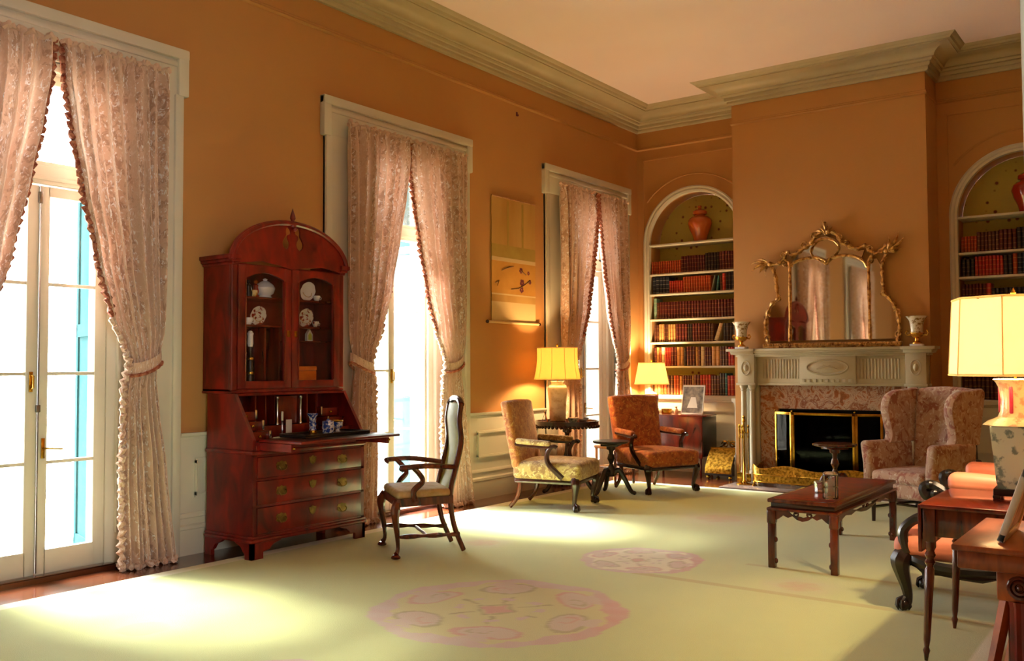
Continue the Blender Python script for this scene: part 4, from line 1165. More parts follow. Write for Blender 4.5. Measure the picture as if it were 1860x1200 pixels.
m = MB(); m.lathe([(.03, 0), (.03, .012), (.018, .02), (.028, .045), (.018, .08), (.022, .095), (.009, .105)], 14); m.build('robe', 'red_glaze', t)
m = MB(); m.ball((0, 0, .122), .017); m.build('head', 'orange_glaze', t)
t = small('figurine', 'dark seated figurine between the two white plates in the secretary', 'figurine', SW(-.338, .012, 2.021))
m = MB(); m.lathe([(.03, 0), (.033, .03), (.02, .07), (.024, .085), (.008, .1)], 12); m.build('robe', 'ebony', t)
m = MB(); m.ball((0, 0, .115), .016); m.build('head', 'ebony', t)
t = small('tureen', 'white lidded tureen at the right of the left secretary door', 'tureen', SW(-.12, .09, 2.021))
m = MB(); m.lathe([(.045, 0), (.05, .008), (.04, .02), (.062, .04), (.072, .075), (.07, .085)], 20, sx=1.2); m.build('bowl', 'white_china', t)
m = MB(); m.lathe([(.073, .085), (.06, .11), (.03, .135), (.014, .142), (.018, .155), (.001, .165)], 20, sx=1.2); m.build('lid', 'white_china', t)
t = small('bottle', 'tall dark glass bottle with white top in the lower left secretary bay', 'bottle', SW(-.295, .04, 1.284))
m = MB(); m.lathe([(.032, 0), (.034, .012), (.034, .10), (.03, .115), (.034, .13), (.034, .22), (.024, .25), (.015, .28), (.015, .34)], 16); m.build('body', 'ebony', t)
m = MB(); m.lathe([(.018, .335), (.024, .36), (.022, .42), (.026, .44), (.014, .46), (.001, .465)], 14); m.build('stopper', 'white_china', t)
for z in (.02, .115, .23):
    m = MB(); m.lathe([(.0355, z), (.0365, z + .006), (.0365, z + .012), (.0355, z + .018)], 16); m.build('gilt_band', 'brass', t)
t = small('bottle', 'slim dark bottle with pale label in the lower right secretary bay', 'bottle', SW(.12, .06, 1.463))
m = MB(); m.lathe([(.026, 0), (.027, .1), (.02, .13), (.01, .16), (.01, .2), (.001, .205)], 14); m.build('body', 'ebony', t)
m = MB(); m.grid(lambda u, v: (.0285 * math.sin(-.7 + 1.4 * u), -.0285 * math.cos(-.7 + 1.4 * u), .02 + .07 * v), 6, 1); m.build('label_band', 'paper', t)
t = small('amber_box', 'orange box in the lower right secretary bay', 'box', SW(.20, .06, 1.284))  # strong orange base colour, no emission
m = MB(); m.rbox(-.125, .125, -.08, .08, 0, .14, .006); m.build('body', 'amber_box', t)
m = MB(); m.rbox(-.128, .128, -.083, .083, .14, .178, .008); m.build('lid', 'amber_box', t)
t = small('miniature_house', 'tiny white house-shaped frame above the orange box in the secretary', 'ornament', SW(.315, .06, 1.6265))
m = MB(); m.prism([(-.03, .05), (-.03, .11), (0, .15), (.03, .11), (.03, .05)], 0, .03); m.build('facade', 'paper', t, smooth=False)
m = MB(); m.prism([(-.018, .06), (-.018, .10), (0, .125), (.018, .10), (.018, .06)], -.002, .0); m.build('panel', 'pale_green_silk', t, smooth=False)

# things on the open writing flap
FZ = .9096
t = small('serving_tray', 'dark lacquered tray with raised rim on the open writing flap', 'tray', SW(.05, -.37, FZ))
m = MB(); m.rbox(-.34, .34, -.17, .14, 0, .012, .004); m.build('bottom', 'ebony', t)
m = MB()
for (a, b, c, d) in ((-.34, .34, -.17, -.155), (-.34, .34, .125, .14), (-.34, -.325, -.17, .14), (.325, .34, -.17, .14)): m.rbox(a, b, c, d, .012, .028, .003)
m.build('rim', 'ebony', t)
TZ = FZ + .0125
t = small('beaker_vase', 'tall blue and white beaker vase on the writing flap tray', 'vase', SW(.0, -.29, TZ))
m = MB(); m.lathe([(.03, 0), (.03, .03), (.026, .045), (.03, .075), (.026, .10), (.03, .13), (.045, .16), (.04, .16), (.022, .13), (.02, .1), (.001, .09)], 20); m.build('body', 'blue_china', t)
m = MB(); m.lathe([(.032, .0), (.033, .005), (.033, .022), (.031, .027)], 20); m.build('foot_band', 'brass', t)
t = small('jar', 'squat blue and white lidded jar in the middle of the tray', 'jar', SW(.06, -.40, TZ))
m = MB(); m.lathe([(.04, 0), (.045, .01), (.048, .05), (.046, .085), (.04, .09)], 20); m.build('body', 'blue_china', t)
m = MB(); m.lathe([(.047, .09), (.044, .10), (.02, .107), (.01, .112), (.001, .12)], 18); m.build('lid', 'blue_china', t)
t = small('cup', 'blue and white footed cup with gilt rim at the right of the tray', 'cup', SW(.275, -.27, TZ))
m = MB(); m.lathe([(.024, 0), (.014, .02), (.04, .04), (.044, .085), (.038, .085), (.03, .05), (.001, .04)], 18); m.build('bowl', 'blue_china', t)
m = MB(); m.lathe([(.045, .08), (.047, .088), (.042, .092), (.038, .088)], 18); m.build('gilt_rim', 'brass', t)
t = small('letter', 'folded white letter lying at the left of the writing flap', 'paper', SW(-.20, -.20, .8865))
m = MB(); m.rbox(-.09, .09, -.05, .05, 0, .006, .002); m.rbox(-.085, .08, -.045, .045, .006, .022, .008, fn=lambda x, y, z: (x, y, z + .02 * x)); m.build('sheet', 'paper', t)
t = small('candlestick', 'slender silver candlestick at the back of the desk interior', 'candlestick', SW(-.135, -.09, .8865))
m = MB(); m.lathe([(.035, 0), (.034, .008), (.012, .016), (.008, .05), (.013, .07), (.008, .09), (.011, .13), (.014, .14), (.001, .141)], 14); m.build('stem', 'silver', t)
m = MB(); m.lathe([(.009, .14), (.009, .21), (.001, .213)], 10); m.build('candle', 'paper', t)
t = small('card', 'small white card propped inside the desk behind the vase', 'card', SW(-.015, -.02, .8865))
m = MB(); m.rbox(-.03, .03, -.004, .0, .0, .14, .001); m.build('sheet', 'paper', t)
# ------------------------------------------------------------------ seating
def cabriole(m, x, y, h, ox, oy, r=.03, foot='pad', z0=0):
    """cabriole leg from (x, y, h) down to the floor, knee thrown towards (ox, oy)"""
    q = [(0, h, 1.2), (.035, h * .86, 1.35), (.030, h * .68, 1.0), (.006, h * .42, .72), (-.006, h * .20, .55), (.006, h * .11, .60), (.020, .032, .75)]
    p = smooth_path([(x + ox * a, y + oy * a, z) for a, z, _ in q], 3)
    rr = []
    for i in range(len(p)):
        f = i / 3; k = min(int(f), len(q) - 2); g = f - k
        rr.append(r * (q[k][2] * (1 - g) + q[min(k + 1, len(q) - 1)][2] * g))
    m.tube(p, rr, 8)
    fx, fy = x + ox * .026, y + oy * .026
    if foot == 'pad': m.lathe([(r * .9, 0), (r * 1.35, .006), (r * 1.35, .016), (r * .8, .03)], 12, (fx, fy, 0))
    else:
        m.ball((fx, fy, .034), .034, 10)
        for a in (-.8, .1, 1.0, 2.6):
            b = math.atan2(oy, ox) + a
            m.tube([(fx - ox * .01, fy - oy * .01, .08), (fx + .032 * math.cos(b), fy + .032 * math.sin(b), .06), (fx + .04 * math.cos(b), fy + .04 * math.sin(b), .025), (fx + .03 * math.cos(b), fy + .03 * math.sin(b), .006)], [.012, .011, .009, .005], 5)
def sabre(m, x, y, h, ox, oy, r=.024, top=None):
    p = smooth_path([(x, y, h), (x, y, h * .6), (x + ox * .3, y + oy * .3, h * .3), (x + ox, y + oy, .014)], 4)
    m.tube(p, [r * (1 - .25 * i / len(p)) for i in range(len(p))], 8)

# open armchair standing alone by the writing desk
def desk_chair(loc, rz, label):
    t = thing('open_armchair', label, 'armchair', loc, rz)
    for s in (-1, 1):
        m = MB(); cabriole(m, s * .27, -.235, .42, s * .7, -.7, .03); m.build('leg', 'red_brown_wood', t)
        m = MB(); p = smooth_path([(s * .19, .36, .014), (s * .20, .27, .22), (s * .205, .24, .45), (s * .205, .29, .66), (s * .20, .335, .85), (s * .195, .325, 1.02), (s * .18, .345, 1.15)], 5)
        m.tube(p, [.021 + .004 * math.sin(PI * i / len(p)) for i in range(len(p))], 8); m.build('back_stile', 'red_brown_wood', t)
    m = MB()
    m.tube(smooth_path([(-.185, .345, 1.14), (-.12, .35, 1.175), (0, .35, 1.185), (.12, .35, 1.175), (.185, .345, 1.14)], 5), .026, 8); m.build('crest_rail', 'red_brown_wood', t)
    m = MB()
    prof = [(.245, .47), (.30, .62), (.335, .78), (.335, .92), (.325, 1.03), (.345, 1.15)]
    prof = smooth_path([(0, a, b) for a, b in prof], 5)
    vs, fs = [], []
    for (_, y, z) in prof:
        vs += [(x * .175, y + d + .012 * (1 - x * x) * (-1 if d < 0 else 1), z) for d in (-.010, .010) for x in (-1, -.5, 0, .5, 1)]
    k = 10
    for i in range(len(prof) - 1):
        for j in range(4): fs += [(i * k + j, i * k + j + 1, (i + 1) * k + j + 1, (i + 1) * k + j), (i * k + 5 + j, (i + 1) * k + 5 + j, (i + 1) * k + 6 + j, i * k + 6 + j)]
        fs += [(i * k, (i + 1) * k, (i + 1) * k + 5, i * k + 5), (i * k + 4, i * k + 9, (i + 1) * k + 9, (i + 1) * k + 4)]
    m.add(vs, fs); m.build('back_panel', 'pale_green_silk', t)
    m = MB()
    poly = [(-.31, -.25), (.31, -.25), (.225, .26), (-.225, .26)]
    m.prism([(a, b) for a, b in poly], .385, .445, 'xy'); m.build('seat_rail', 'red_brown_wood', t, smooth=False)
    m = MB(); m.rbox(-.295, .295, -.245, .24, .435, .50, .03, 3, 6, fn=lambda x, y, z: (x * (1 - .22 * (y + .245) / .485), y, z + .018 * (1 - (x / .3) ** 2) * (1 - ((y) / .25) ** 2) * (z > .46))); m.build('seat_cushion', 'seat_tan', t)
    for s in (-1, 1):
        m = MB(); p = smooth_path([(s * .205, .285, .66), (s * .27, .16, .675), (s * .325, 0, .69), (s * .335, -.16, .685), (s * .31, -.215, .68), (s * .30, -.19, .665)], 5)
        m.tube(p, .022, 8, flat=.75); m.build('arm', 'red_brown_wood', t)
        m = MB(); m.tube(smooth_path([(s * .275, -.09, .42), (s * .285, -.10, .50), (s * .305, -.03, .57), (s * .325, -.06, .63), (s * .33, -.12, .685)], 5), [.026 - .006 * i / 20 for i in range(21)], 8); m.build('arm_support', 'red_brown_wood', t)
        m = MB(); P0, P1 = Vector((s * .275, -.235, .16)), Vector((s * .195, .32, .14))
        n = 16; m.tube([tuple(P0.lerp(P1, i / n)) for i in range(n + 1)], [.010 + .010 * abs(math.sin(i / n * PI * 2.5)) for i in range(n + 1)], 8); m.build('side_stretcher', 'red_brown_wood', t)
    m = MB(); m.tube([(-.235, .03, .15), (-.1, .03, .15), (0, .03, .15), (.1, .03, .15), (.235, .03, .15)], [.010, .016, .012, .016, .010], 8); m.build('cross_stretcher', 'red_brown_wood', t)
    t.scale = (1, .9, 1)
    return t

desk_chair((1.385, -6.23, RZ), math.atan2(-.58, .81), 'open wooden armchair with tan seat pad standing beside the writing desk')

def library_chair(loc, rz, fab_back, fab_seat, label):
    t = thing('library_armchair', label, 'armchair', loc, rz)
    for s in (-1, 1):
        m = MB(); cabriole(m, s * .315, -.33, .33, s * .75, -.65, .036, 'claw'); m.build('leg', 'dark_wood', t)
        m = MB(); sabre(m, s * .27, .27, .34, s * .01, .10, .026); m.build('leg', 'red_brown_wood', t)
    m = MB(); m.rbox(-.345, .345, -.375, .31, .265, .31, .01, 1, 1, fn=lambda x, y, z: (x * (1 - .10 * (y + .375) / .68), y, z)); m.build('seat_rail', 'dark_wood', t)
    m = MB(); m.rbox(-.365, .365, -.40, .33, .30, .475, .05, 3, 8, fn=lambda x, y, z: (x * (1 - .12 * (y + .4) / .73), y, z + (.035 * (1 - (x / .37) ** 2) * (1 - ((y + .03) / .38) ** 2) if z > .4 else 0))); m.build('seat', fab_seat, t)
    def bk(x, y, z):
        f = (z - .40) / .70
        return (x * (1 + .07 * f), y + .13 * f + .02 * (1 - (x / .34) ** 2) * (-1 if y < .285 else 0), z + (.012 * math.cos(x / .34 * PI / 2) if z > 1.0 else 0))
    m = MB(); m.rbox(-.325, .325, .235, .335, .40, 1.08, .035, 3, 8, fn=bk); m.build('backrest', fab_back, t)
    for s in (-1, 1):
        m = MB(); m.rbox(s * .355 - .032, s * .355 + .032, -.10, .285, .635, .695, .025, 3, 4, fn=lambda x, y, z: (x - s * .03 * max(0, (y + .1)) / .38, y, z + .02 * (y + .1) / .38)); m.build('arm_pad', fab_seat, t)
        m = MB(); m.tube(smooth_path([(s * .325, .29, .655), (s * .345, .1, .64), (s * .362, -.08, .635), (s * .368, -.14, .645), (s * .365, -.165, .63)], 5), .021, 8); m.build('arm', 'dark_wood', t)
        m = MB(); p = smooth_path([(s * .362, -.11, .645), (s * .358, -.06, .56), (s * .352, -.07, .47), (s * .345, -.15, .39), (s * .34, -.22, .33)], 5)
        m.tube(p, [.022 + .010 * i / len(p) for i in range(len(p))], 8); m.build('arm_support', 'dark_wood', t)
    return t
def face(fx, fy): return math.atan2(-fy, -fx) - PI / 2     # local -Y turned to (fx, fy)
def face2(fx, fy): return math.atan2(fx, -fy)
library_chair((1.00, -3.72, RZ), face2(.97, .25), 'gold_brocade', 'olive_brocade', 'gold brocade library armchair below the hanging scroll, seen from its side')
library_chair((1.27, -2.02, RZ), face2(.90, -.43), 'rust_brocade', 'rust_brocade', 'rust brocade library armchair facing the room before the left bookcase')

# wing chair
def wing_chair(loc, rz, label):
    t = thing('wing_chair', label, 'armchair', loc, rz)
    F = 'wing_damask'
    for s in (-1, 1):
        m = MB(); m.tube([(s * .30, -.34, .27), (s * .30, -.345, 0)], [.032, .022], 4); m.build('leg', 'dark_wood', t)
        m = MB(); sabre(m, s * .25, .30, .28, 0, .09, .024); m.build('leg', 'dark_wood', t)
        m = MB(); m.tube([(s * .30, -.34, .13), (s * .25, .32, .13)], .013, 4); m.build('stretcher', 'dark_wood', t)
    m = MB(); m.rbox(-.355, .355, -.39, .34, .235, .37, .03, 2, 4, fn=lambda x, y, z: (x * (1 - .1 * (y + .39) / .73), y, z)); m.build('seat_frame', F, t)
    m = MB(); m.rbox(-.285, .285, -.405, .26, .36, .475, .045, 3, 8, fn=lambda x, y, z: (x, y, z + (.02 * (1 - (x / .29) ** 2) * (1 - ((y + .07) / .34) ** 2) if z > .42 else 0))); m.build('seat_cushion', F, t)
    def bk(x, y, z):
        f = (z - .34) / .9
        return (x * (1 + .10 * f), y + .15 * f, z + (.03 * math.cos(x / .33 * PI / 2) if z > 1.1 else 0))
    m = MB(); m.rbox(-.30, .30, .23, .35, .34, 1.20, .05, 3, 8, fn=bk); m.build('backrest', F, t)
    for s in (-1, 1):
        # arm: vertical roll in front, panel behind
        m = MB(); m.rbox(s * .345 - .055, s * .345 + .055, -.385, .30, .26, .735, .045, 3, 6, fn=lambda x, y, z: (x + s * .035 * max(0, (z - .5) / .24) * (1 if y < 0 else .4), y, z - .015 * (y + .38))); m.build('arm', F, t)
        # wing: profile in YZ, rounded forward edge
        out = smooth_path([(0, -.06, .70), (0, -.03, .78), (0, -.06, .90), (0, -.09, 1.02), (0, -.05, 1.13), (0, .06, 1.19), (0, .20, 1.20), (0, .42, 1.215)], 6)
        poly = [(y, z) for _, y, z in out] + [(.455, 1.18), (.36, .70)]
        m = MB()
        n = len(poly); W0, W1 = .30, .385
        vs = []
        for d in (0, .25, .75, 1):
            for (y, z) in poly:
                cy, cz = .2, .95; k = .965 if d in (0, 1) else 1.0
                f = (z - .34) / .9
                vs.append((s * (W0 + (W1 - W0) * d) * (1 + .05 * f), cy + (y - cy) * k, cz + (z - cz) * k))
        fs = [tuple(range(n)), tuple(3 * n + i for i in range(n - 1, -1, -1))]
        for r in range(3): fs += [(r * n + i, r * n + (i + 1) % n, (r + 1) * n + (i + 1) % n, (r + 1) * n + i) for i in range(n)]
        m.add(vs, fs); m.build('wing', F, t)
    m = MB(); m.tube([(-.275, -.02, .13), (.275, -.02, .13)], .013, 4); m.build('stretcher', 'dark_wood', t)
    return t
wing_chair((4.31, -2.57, RZ), face2(-.35, -.94), 'patterned tan wing armchair with padded arms beside the fireplace').scale = (.9, 1, 1)

# low carved armchair with coral upholstery, mostly behind the lamp table
def carved_chair(loc, rz, label):
    t = thing('carved_armchair', label, 'armchair', loc, rz)
    for s in (-1, 1):
        m = MB(); cabriole(m, s * .30, -.30, .34, s * .6, -.8, .045, 'claw'); m.build('leg', 'ebony', t)
        m = MB(); sabre(m, s * .25, .30, .36, 0, .08, .03); m.build('leg', 'ebony', t)
    m = MB(); N = 48
    def rail(k, z):
        a = 2 * PI * k / N
        x = .36 * (abs(math.cos(a)) ** .6) * (1 if math.cos(a) > 0 else -1); y = .36 * (abs(math.sin(a)) ** .6) * (1 if math.sin(a) > 0 else -1)
        return (x, y - .0, z - .02 * math.cos(4 * a))
    m.tube([rail(k, .29) for k in range(N)], .032, 8, closed=True, flat=1.2)
    m.tube([rail(k, .255) for k in range(N)], [.014 + .008 * math.sin(k * 1.7) for k in range(N)], 6, closed=True)
    m.build('carved_seat_rail', 'ebony', t)
    m = MB(); m.rbox(-.35, .35, -.37, .34, .30, .44, .06, 3, 6, fn=lambda x, y, z: (x, y, z + (.03 * (1 - (x / .36) ** 2) * (1 - (y / .38) ** 2) if z > .37 else 0))); m.build('seat', 'coral_silk', t)
    m = MB(); m.rbox(-.30, .30, .27, .34, .44, .86, .035, 3, 5, fn=lambda x, y, z: (x, y + .15 * (z - .44), z)); m.build('backrest', 'coral_silk', t)
    m = MB(); m.tube(smooth_path([(-.30, .31, .44), (-.315, .36, .70), (-.28, .39, .87), (0, .40, .93), (.28, .39, .87), (.315, .36, .70), (.30, .31, .44)], 6), .026, 8); m.build('back_frame', 'ebony', t)
    for s in (-1, 1):
        m = MB(); m.rbox(s * .335 - .065, s * .335 + .065, -.06, .30, .70, .81, .045, 3, 5, fn=lambda x, y, z: (x, y, z + .015 * math.sin((y + .25) * 6))); m.build('arm_pad', 'coral_silk', t)
        m = MB(); m.tube(smooth_path([(s * .33, .32, .69), (s * .335, .1, .685), (s * .335, -.05, .695), (s * .335, -.14, .74), (s * .335, -.19, .725), (s * .335, -.175, .68), (s * .335, -.14, .69)], 5), .032, 8)
        m.tube(smooth_path([(s * .335, -.06, .68), (s * .33, -.10, .60), (s * .33, -.24, .54), (s * .33, -.31, .46), (s * .33, -.29, .34)], 5), .030, 8)
        for k in range(5): m.ball((s * .335 + .028 * math.cos(k * 1.3), -.13 + .03 * math.sin(k * 1.3), .72 + .012 * k - .02), .026, 8)
        m.build('carved_arm', 'ebony', t)
        m = MB(); m.rbox(s * .33 - .04, s * .33 + .04, .0, .28, .40, .70, .03, 2, 3); m.build('side_upholstery', 'coral_silk', t)
    return t
carved_chair((5.24, -5.60, RZ), face2(-1, -.04), 'dark carved armchair upholstered in coral silk behind the lamp table')

# small rush-seated chair before the far window
t = thing('rush_chair', 'small turned-wood chair with rush seat in front of the far window', 'chair', (.58, -1.72, RZ), face2(-.3, -.95))
for sx, sy, h in ((-1, -1, .46), (1, -1, .46), (-1, 1, .78), (1, 1, .78)):
    m = MB(); x, y = sx * .17, sy * .15
    pr = [(.014, 0), (.018, .02), (.014, .1), (.018, .25), (.016, .40), (.018, .44)]
    if h > .5: pr += [(.016, .6), (.016, .70), (.024, .725), (.012, .745), (.02, .77), (.001, .79)]
    m.lathe(pr, 10, (x, y, 0)); m.build('leg' if h < .5 else 'back_post', 'red_brown_wood' if sx > 0 else 'light_wood', t)
m = MB(); m.rbox(-.195, .195, -.175, .17, .425, .465, .015, 2, 2); m.build('seat', 'rush', t)
for z in (.56, .67):
    m = MB(); n = 12; m.tube([(-.17 + .34 * i / n, .15, z) for i in range(n + 1)], [.007 + .006 * abs(math.sin(i * .9)) for i in range(n + 1)], 6); m.build('back_spindle', 'ebony', t)
for (a, b) in (((-.17, -.15), (.17, -.15)), ((-.17, .15), (.17, .15)), ((-.17, -.15), (-.17, .15)), ((.17, -.15), (.17, .15))):
    m = MB(); m.tube([(*a, .20), (*b, .20)], .009, 6); m.build('stretcher', 'light_wood', t)

# dark round-backed chair in the shadow behind the wing chair
t = thing('round_back_chair', 'dark round-backed chair in the shadow right behind the wing chair', 'chair', (4.34, -1.62, RZ), face2(-.3, -.95))
for sx, sy in ((-1, -1), (1, -1), (-1, 1), (1, 1)):
    m = MB(); m.tube([(sx * .21, sy * .19, .44), (sx * .21, sy * .2, .0)], [.024, .016], 8); m.build('leg', 'ebony', t)
m = MB(); m.rbox(-.25, .25, -.24, .23, .42, .49, .03, 2, 3); m.build('seat', 'leather_dark', t)
m = MB(); m.lathe([(.001, -.03), (.20, -.03), (.23, 0), (.20, .03), (.001, .03)], 28); m.v = [(x, .23 + z, .78 + y) for x, y, z in m.v]; m.build('round_back', 'leather_dark', t)
for s in (-1, 1):
    m = MB(); m.tube([(s * .19, .21, .46), (s * .17, .23, .66)], .018, 8); m.build('back_post', 'ebony', t)

t = thing('pedestal', 'dark slender pedestal in shadow just left of the large porcelain lamp', 'pedestal', (4.79, -1.15, 0))
m = MB(); m.rbox(-.13, .13, -.13, .13, 0, .06, .01); m.build('plinth', 'ebony', t)
m = MB(); m.lathe([(.10, .06), (.11, .08), (.07, .12), (.055, .3), (.06, .55), (.05, .75), (.08, .80), (.11, .83)], 20); m.build('column', 'ebony', t)
m = MB(); m.lathe([(.13, .83), (.14, .84), (.14, .865), (.13, .87)], 24); m.build('top', 'ebony', t)
# ------------------------------------------------------------------ tables
def tripod_table(name, label, loc, r, h, matn, rim=True, spin=0):
    t = thing(name, label, 'table', loc, spin)
    m = MB(); N = 64
    sc = lambda k: 1 + .035 * abs(math.sin(k * 2 * PI / N * 4))
    vs, fs = [], []
    rings = [(0.0, h - .03), (.9, h - .03), (.99, h - .018), (1.0, h + (.035 if rim else -.004)), (.965, h + (.035 if rim else 0)), (.945, h), (.0, h)]
    for (q, z) in rings:
        for k in range(N):
            a = 2 * PI * k / N; f = sc(k) if q > .5 else 1
            vs.append((max(q, .001) * r * f * math.cos(a), max(q, .001) * r * f * math.sin(a), z))
    for i in range(len(rings) - 1):
        for k in range(N): fs.append((i * N + k, i * N + (k + 1) % N, (i + 1) * N + (k + 1) % N, (i + 1) * N + k))
    m.add(vs, fs); m.build('table_top', matn, t)
    if rim:
        n = int(r * 2 * PI / .05)
        m = MB()
        for k in range(n):
            a = 2 * PI * k / n; m.ball((1.0 * r * math.cos(a), 1.0 * r * math.sin(a), h - .028), .02, 6)
        tag(m.build('beaded_edge', matn, t), kind='stuff')
    m = MB(); m.lathe([(.05, h - .10), (.055, h - .08), (.05, h - .03)], 14); m.rbox(-.10, .10, -.10, .10, h - .06, h - .028, .006); m.build('birdcage', matn, t)
    m = MB(); m.lathe([(.045, .20), (.05, .22), (.055, .26), (.038, .30), (.02, .34), (.026, .36), (.045, .40), (.03, .45), (.022, h * .7), (.026, h - .12), (.035, h - .10)], 16); m.build('column', matn, t)
    for k in range(3):
        m = MB(); a = 2 * PI * k / 3
        L = min(.34, r + .06)
        p = smooth_path([(.03, 0, .24), (L * .35, 0, .27), (L * .62, 0, .16), (L * .85, 0, .05), (L, 0, .022)], 5)
        m.T = rotz(a); m.tube(p, [.034 - .014 * i / len(p) for i in range(len(p))], 8); m.ball((L, 0, .024), .024, 8); m.build('leg', matn, t)
    return t
tripod_table('piecrust_table', 'large dark piecrust tripod table carrying the lamp near the far window', (.49, -2.66, RZ), .36, .775, 'dark_wood', spin=2.3)
tripod_table('kettle_stand', 'small dark tripod stand between the two brocade armchairs', (1.05, -2.62, RZ), .20, .60, 'ebony', rim=False, spin=.3)
tripod_table('wine_table', 'small red-brown tripod table in front of the brass fender', (3.28, -1.78, RZ), .22, .61, 'red_brown_wood', rim=False, spin=.9)

# drop-leaf table against the end wall
t = thing('drop_leaf_table', 'mahogany drop-leaf table with lamp and photograph under the left bookcase', 'table', (.78, -.28, 0))
m = MB(); m.rbox(-.42, .42, -.23, .22, .78, .80, .006); m.build('table_top', 'mahogany', t)
m = MB(); m.rbox(-.36, .36, -.16, .18, .66, .78, .004); m.build('apron', 'dark_wood', t)
m = MB(); m.rbox(-.415, .415, -.243, -.222, .24, .785, .008, fn=lambda x, y, z: (x * (1 - .0 * z), y, z)); m.build('drop_leaf', 'mahogany', t)
m = MB(); m.rbox(.395, .417, -.215, .21, .26, .775, .006); m.build('side_leaf', 'ebony', t)
for sx in (-1, 1):
    for sy in (-1, 1): m = MB(); m.tube([(sx * .36, sy * .17, .67), (sx * .36, sy * .175, 0)], [.024, .014], 8); m.build('leg', 'mahogany', t)
PT = .801
t = thing('photograph_frame', 'white-framed sepia photograph of a child in a white dress', 'photograph', (.985, -.38, PT), 0)
a = math.radians(-14); TL = Matrix.Rotation(a, 4, 'X')
m = MB(); m.T = TL
for (x0, x1, z0, z1) in ((-.16, .16, 0, .022), (-.16, .16, .378, .40), (-.16, -.142, 0, .40), (.142, .16, 0, .40)): m.rbox(x0, x1, -.008, .008, z0, z1, .003)
m.build('frame', 'white_frame', t)
m = MB(); m.T = TL; m.box(-.145, .145, -.004, .006, .02, .38); p = m.build('print', 'sepia_print', t, smooth=False)
m = MB(); m.T = TL; m.prism([(-.075, .09), (.075, .09), (.045, .20), (.035, .235), (-.03, .235), (-.04, .20)], -.0055, -.004); m.build('dress_shape', 'paper', p, smooth=False)
m = MB(); m.T = TL @ Matrix.Rotation(math.radians(32), 4, 'X'); m.T = T(0, .01, 0) @ TL @ T(0, 0, .30) @ Matrix.Rotation(math.radians(34), 4, 'X'); m.rbox(-.03, .03, 0, .006, -.292, 0, .002); m.build('strut', 'ebony', t)
t = thing('trinket_box', 'small brass box glowing under the shaded lamp on the drop-leaf table', 'box', (.60, -.34, PT))
m = MB(); m.rbox(-.06, .06, -.04, .04, 0, .05, .006); m.build('body', 'brass', t)
m = MB(); m.rbox(-.063, .063, -.043, .043, .05, .07, .008); m.build('lid', 'brass', t)
t = thing('small_vase', 'little cream vase beside the photograph on the drop-leaf table', 'vase', (.735, -.33, PT))
m = MB(); m.lathe([(.022, 0), (.03, .03), (.026, .06), (.014, .08), (.02, .10), (.014, .1), (.001, .05)], 14); m.build('body', 'lamp_china', t)
t = thing('figurine', 'small dark red figurine beside the shaded lamp base', 'figurine', (.50, -.42, PT))
m = MB(); m.lathe([(.024, 0), (.026, .02), (.016, .05), (.02, .07), (.008, .085)], 12); m.build('robe', 'red_glaze', t)
m = MB(); m.ball((0, 0, .098), .014); m.build('head', 'white_china', t)

# low carved table in the middle of the rug
t = thing('low_table', 'low dark carved rectangular table in the middle of the rug', 'table', (4.11, -4.47, RZ))
hx, hy = .245, .80
m = MB(); m.rbox(-hx, hx, -hy, hy, .462, .490, .008); m.build('top_frame', 'red_brown_wood', t)
m = MB(); m.rbox(-hx + .035, hx - .035, -hy + .035, hy - .035, .488, .4915, .001); m.build('top_panel', 'burl', t)
m = MB(); m.rbox(-hx + .02, hx - .02, -hy + .02, hy - .02, .425, .463, .004); m.build('waist', 'dark_wood', t)
m = MB(); m.rbox(-hx - .005, hx + .005, -hy - .005, hy + .005, .405, .427, .008); m.build('waist_moulding', 'red_brown_wood', t)
for sx in (-1, 1):
    for sy in (-1, 1):
        m = MB(); x, y = sx * (hx - .025), sy * (hy - .025)
        m.rbox(x - .032, x + .032, y - .032, y + .032, .31, .41, .016, 2)
        m.rbox(x - .025, x + .025, y - .025, y + .025, 0, .33, .006)
        for z in (.05, .20):
            m.ball((x - sx * .027, y, z), .014, 8, 1.4); m.ball((x, y - sy * .027, z), .014, 8, 1.4)
        m.build('leg', 'red_brown_wood', t)
def apron(m, L, f):
    """scalloped openwork apron; f maps (along, z, out) into place"""
    low = [(-1, .335), (-.86, .35), (-.70, .375), (-.52, .36), (-.36, .375), (-.20, .352), (0, .342), (.20, .352), (.36, .375), (.52, .36), (.70, .375), (.86, .35), (1, .335)]
    top = [(1, .41), (.55, .41), (.42, .388), (.26, .372), (.12, .375), (0, .368), (-.12, .375), (-.26, .372), (-.42, .388), (-.55, .41), (-1, .41)]
    poly = [(a * L, z) for a, z in low] + [(a * L, z) for a, z in top]
    n = len(poly)
    vs = [f(a, z, 0) for a, z in poly] + [f(a, z, .02) for a, z in poly]
    m.add(vs, [tuple(range(n)), tuple(range(2 * n - 1, n - 1, -1))] + [(i, (i + 1) % n, (i + 1) % n + n, i + n) for i in range(n)])
    for s in (-1, 1): m.tube([f(x, z, .01) for x, z in spiral(s * .05, .388, .022, .006, PI / 2, s * 1.2, 14)], .007, 6)
for s in (-1, 1):
    m = MB(); apron(m, hx - .05, lambda a, z, o: (a, s * (hy - .02) - s * o, z)); m.build('apron', 'red_brown_wood', t)
    m = MB(); apron(m, hy - .05, lambda a, z, o: (s * (hx - .02) - s * o, a, z)); m.build('apron', 'red_brown_wood', t)
CZ = RZ + .4918
t = thing('crystal_jar', 'tall cut crystal jar at the near end of the low table', 'jar', (4.262, -5.06, CZ))
t.location.x = 4.25
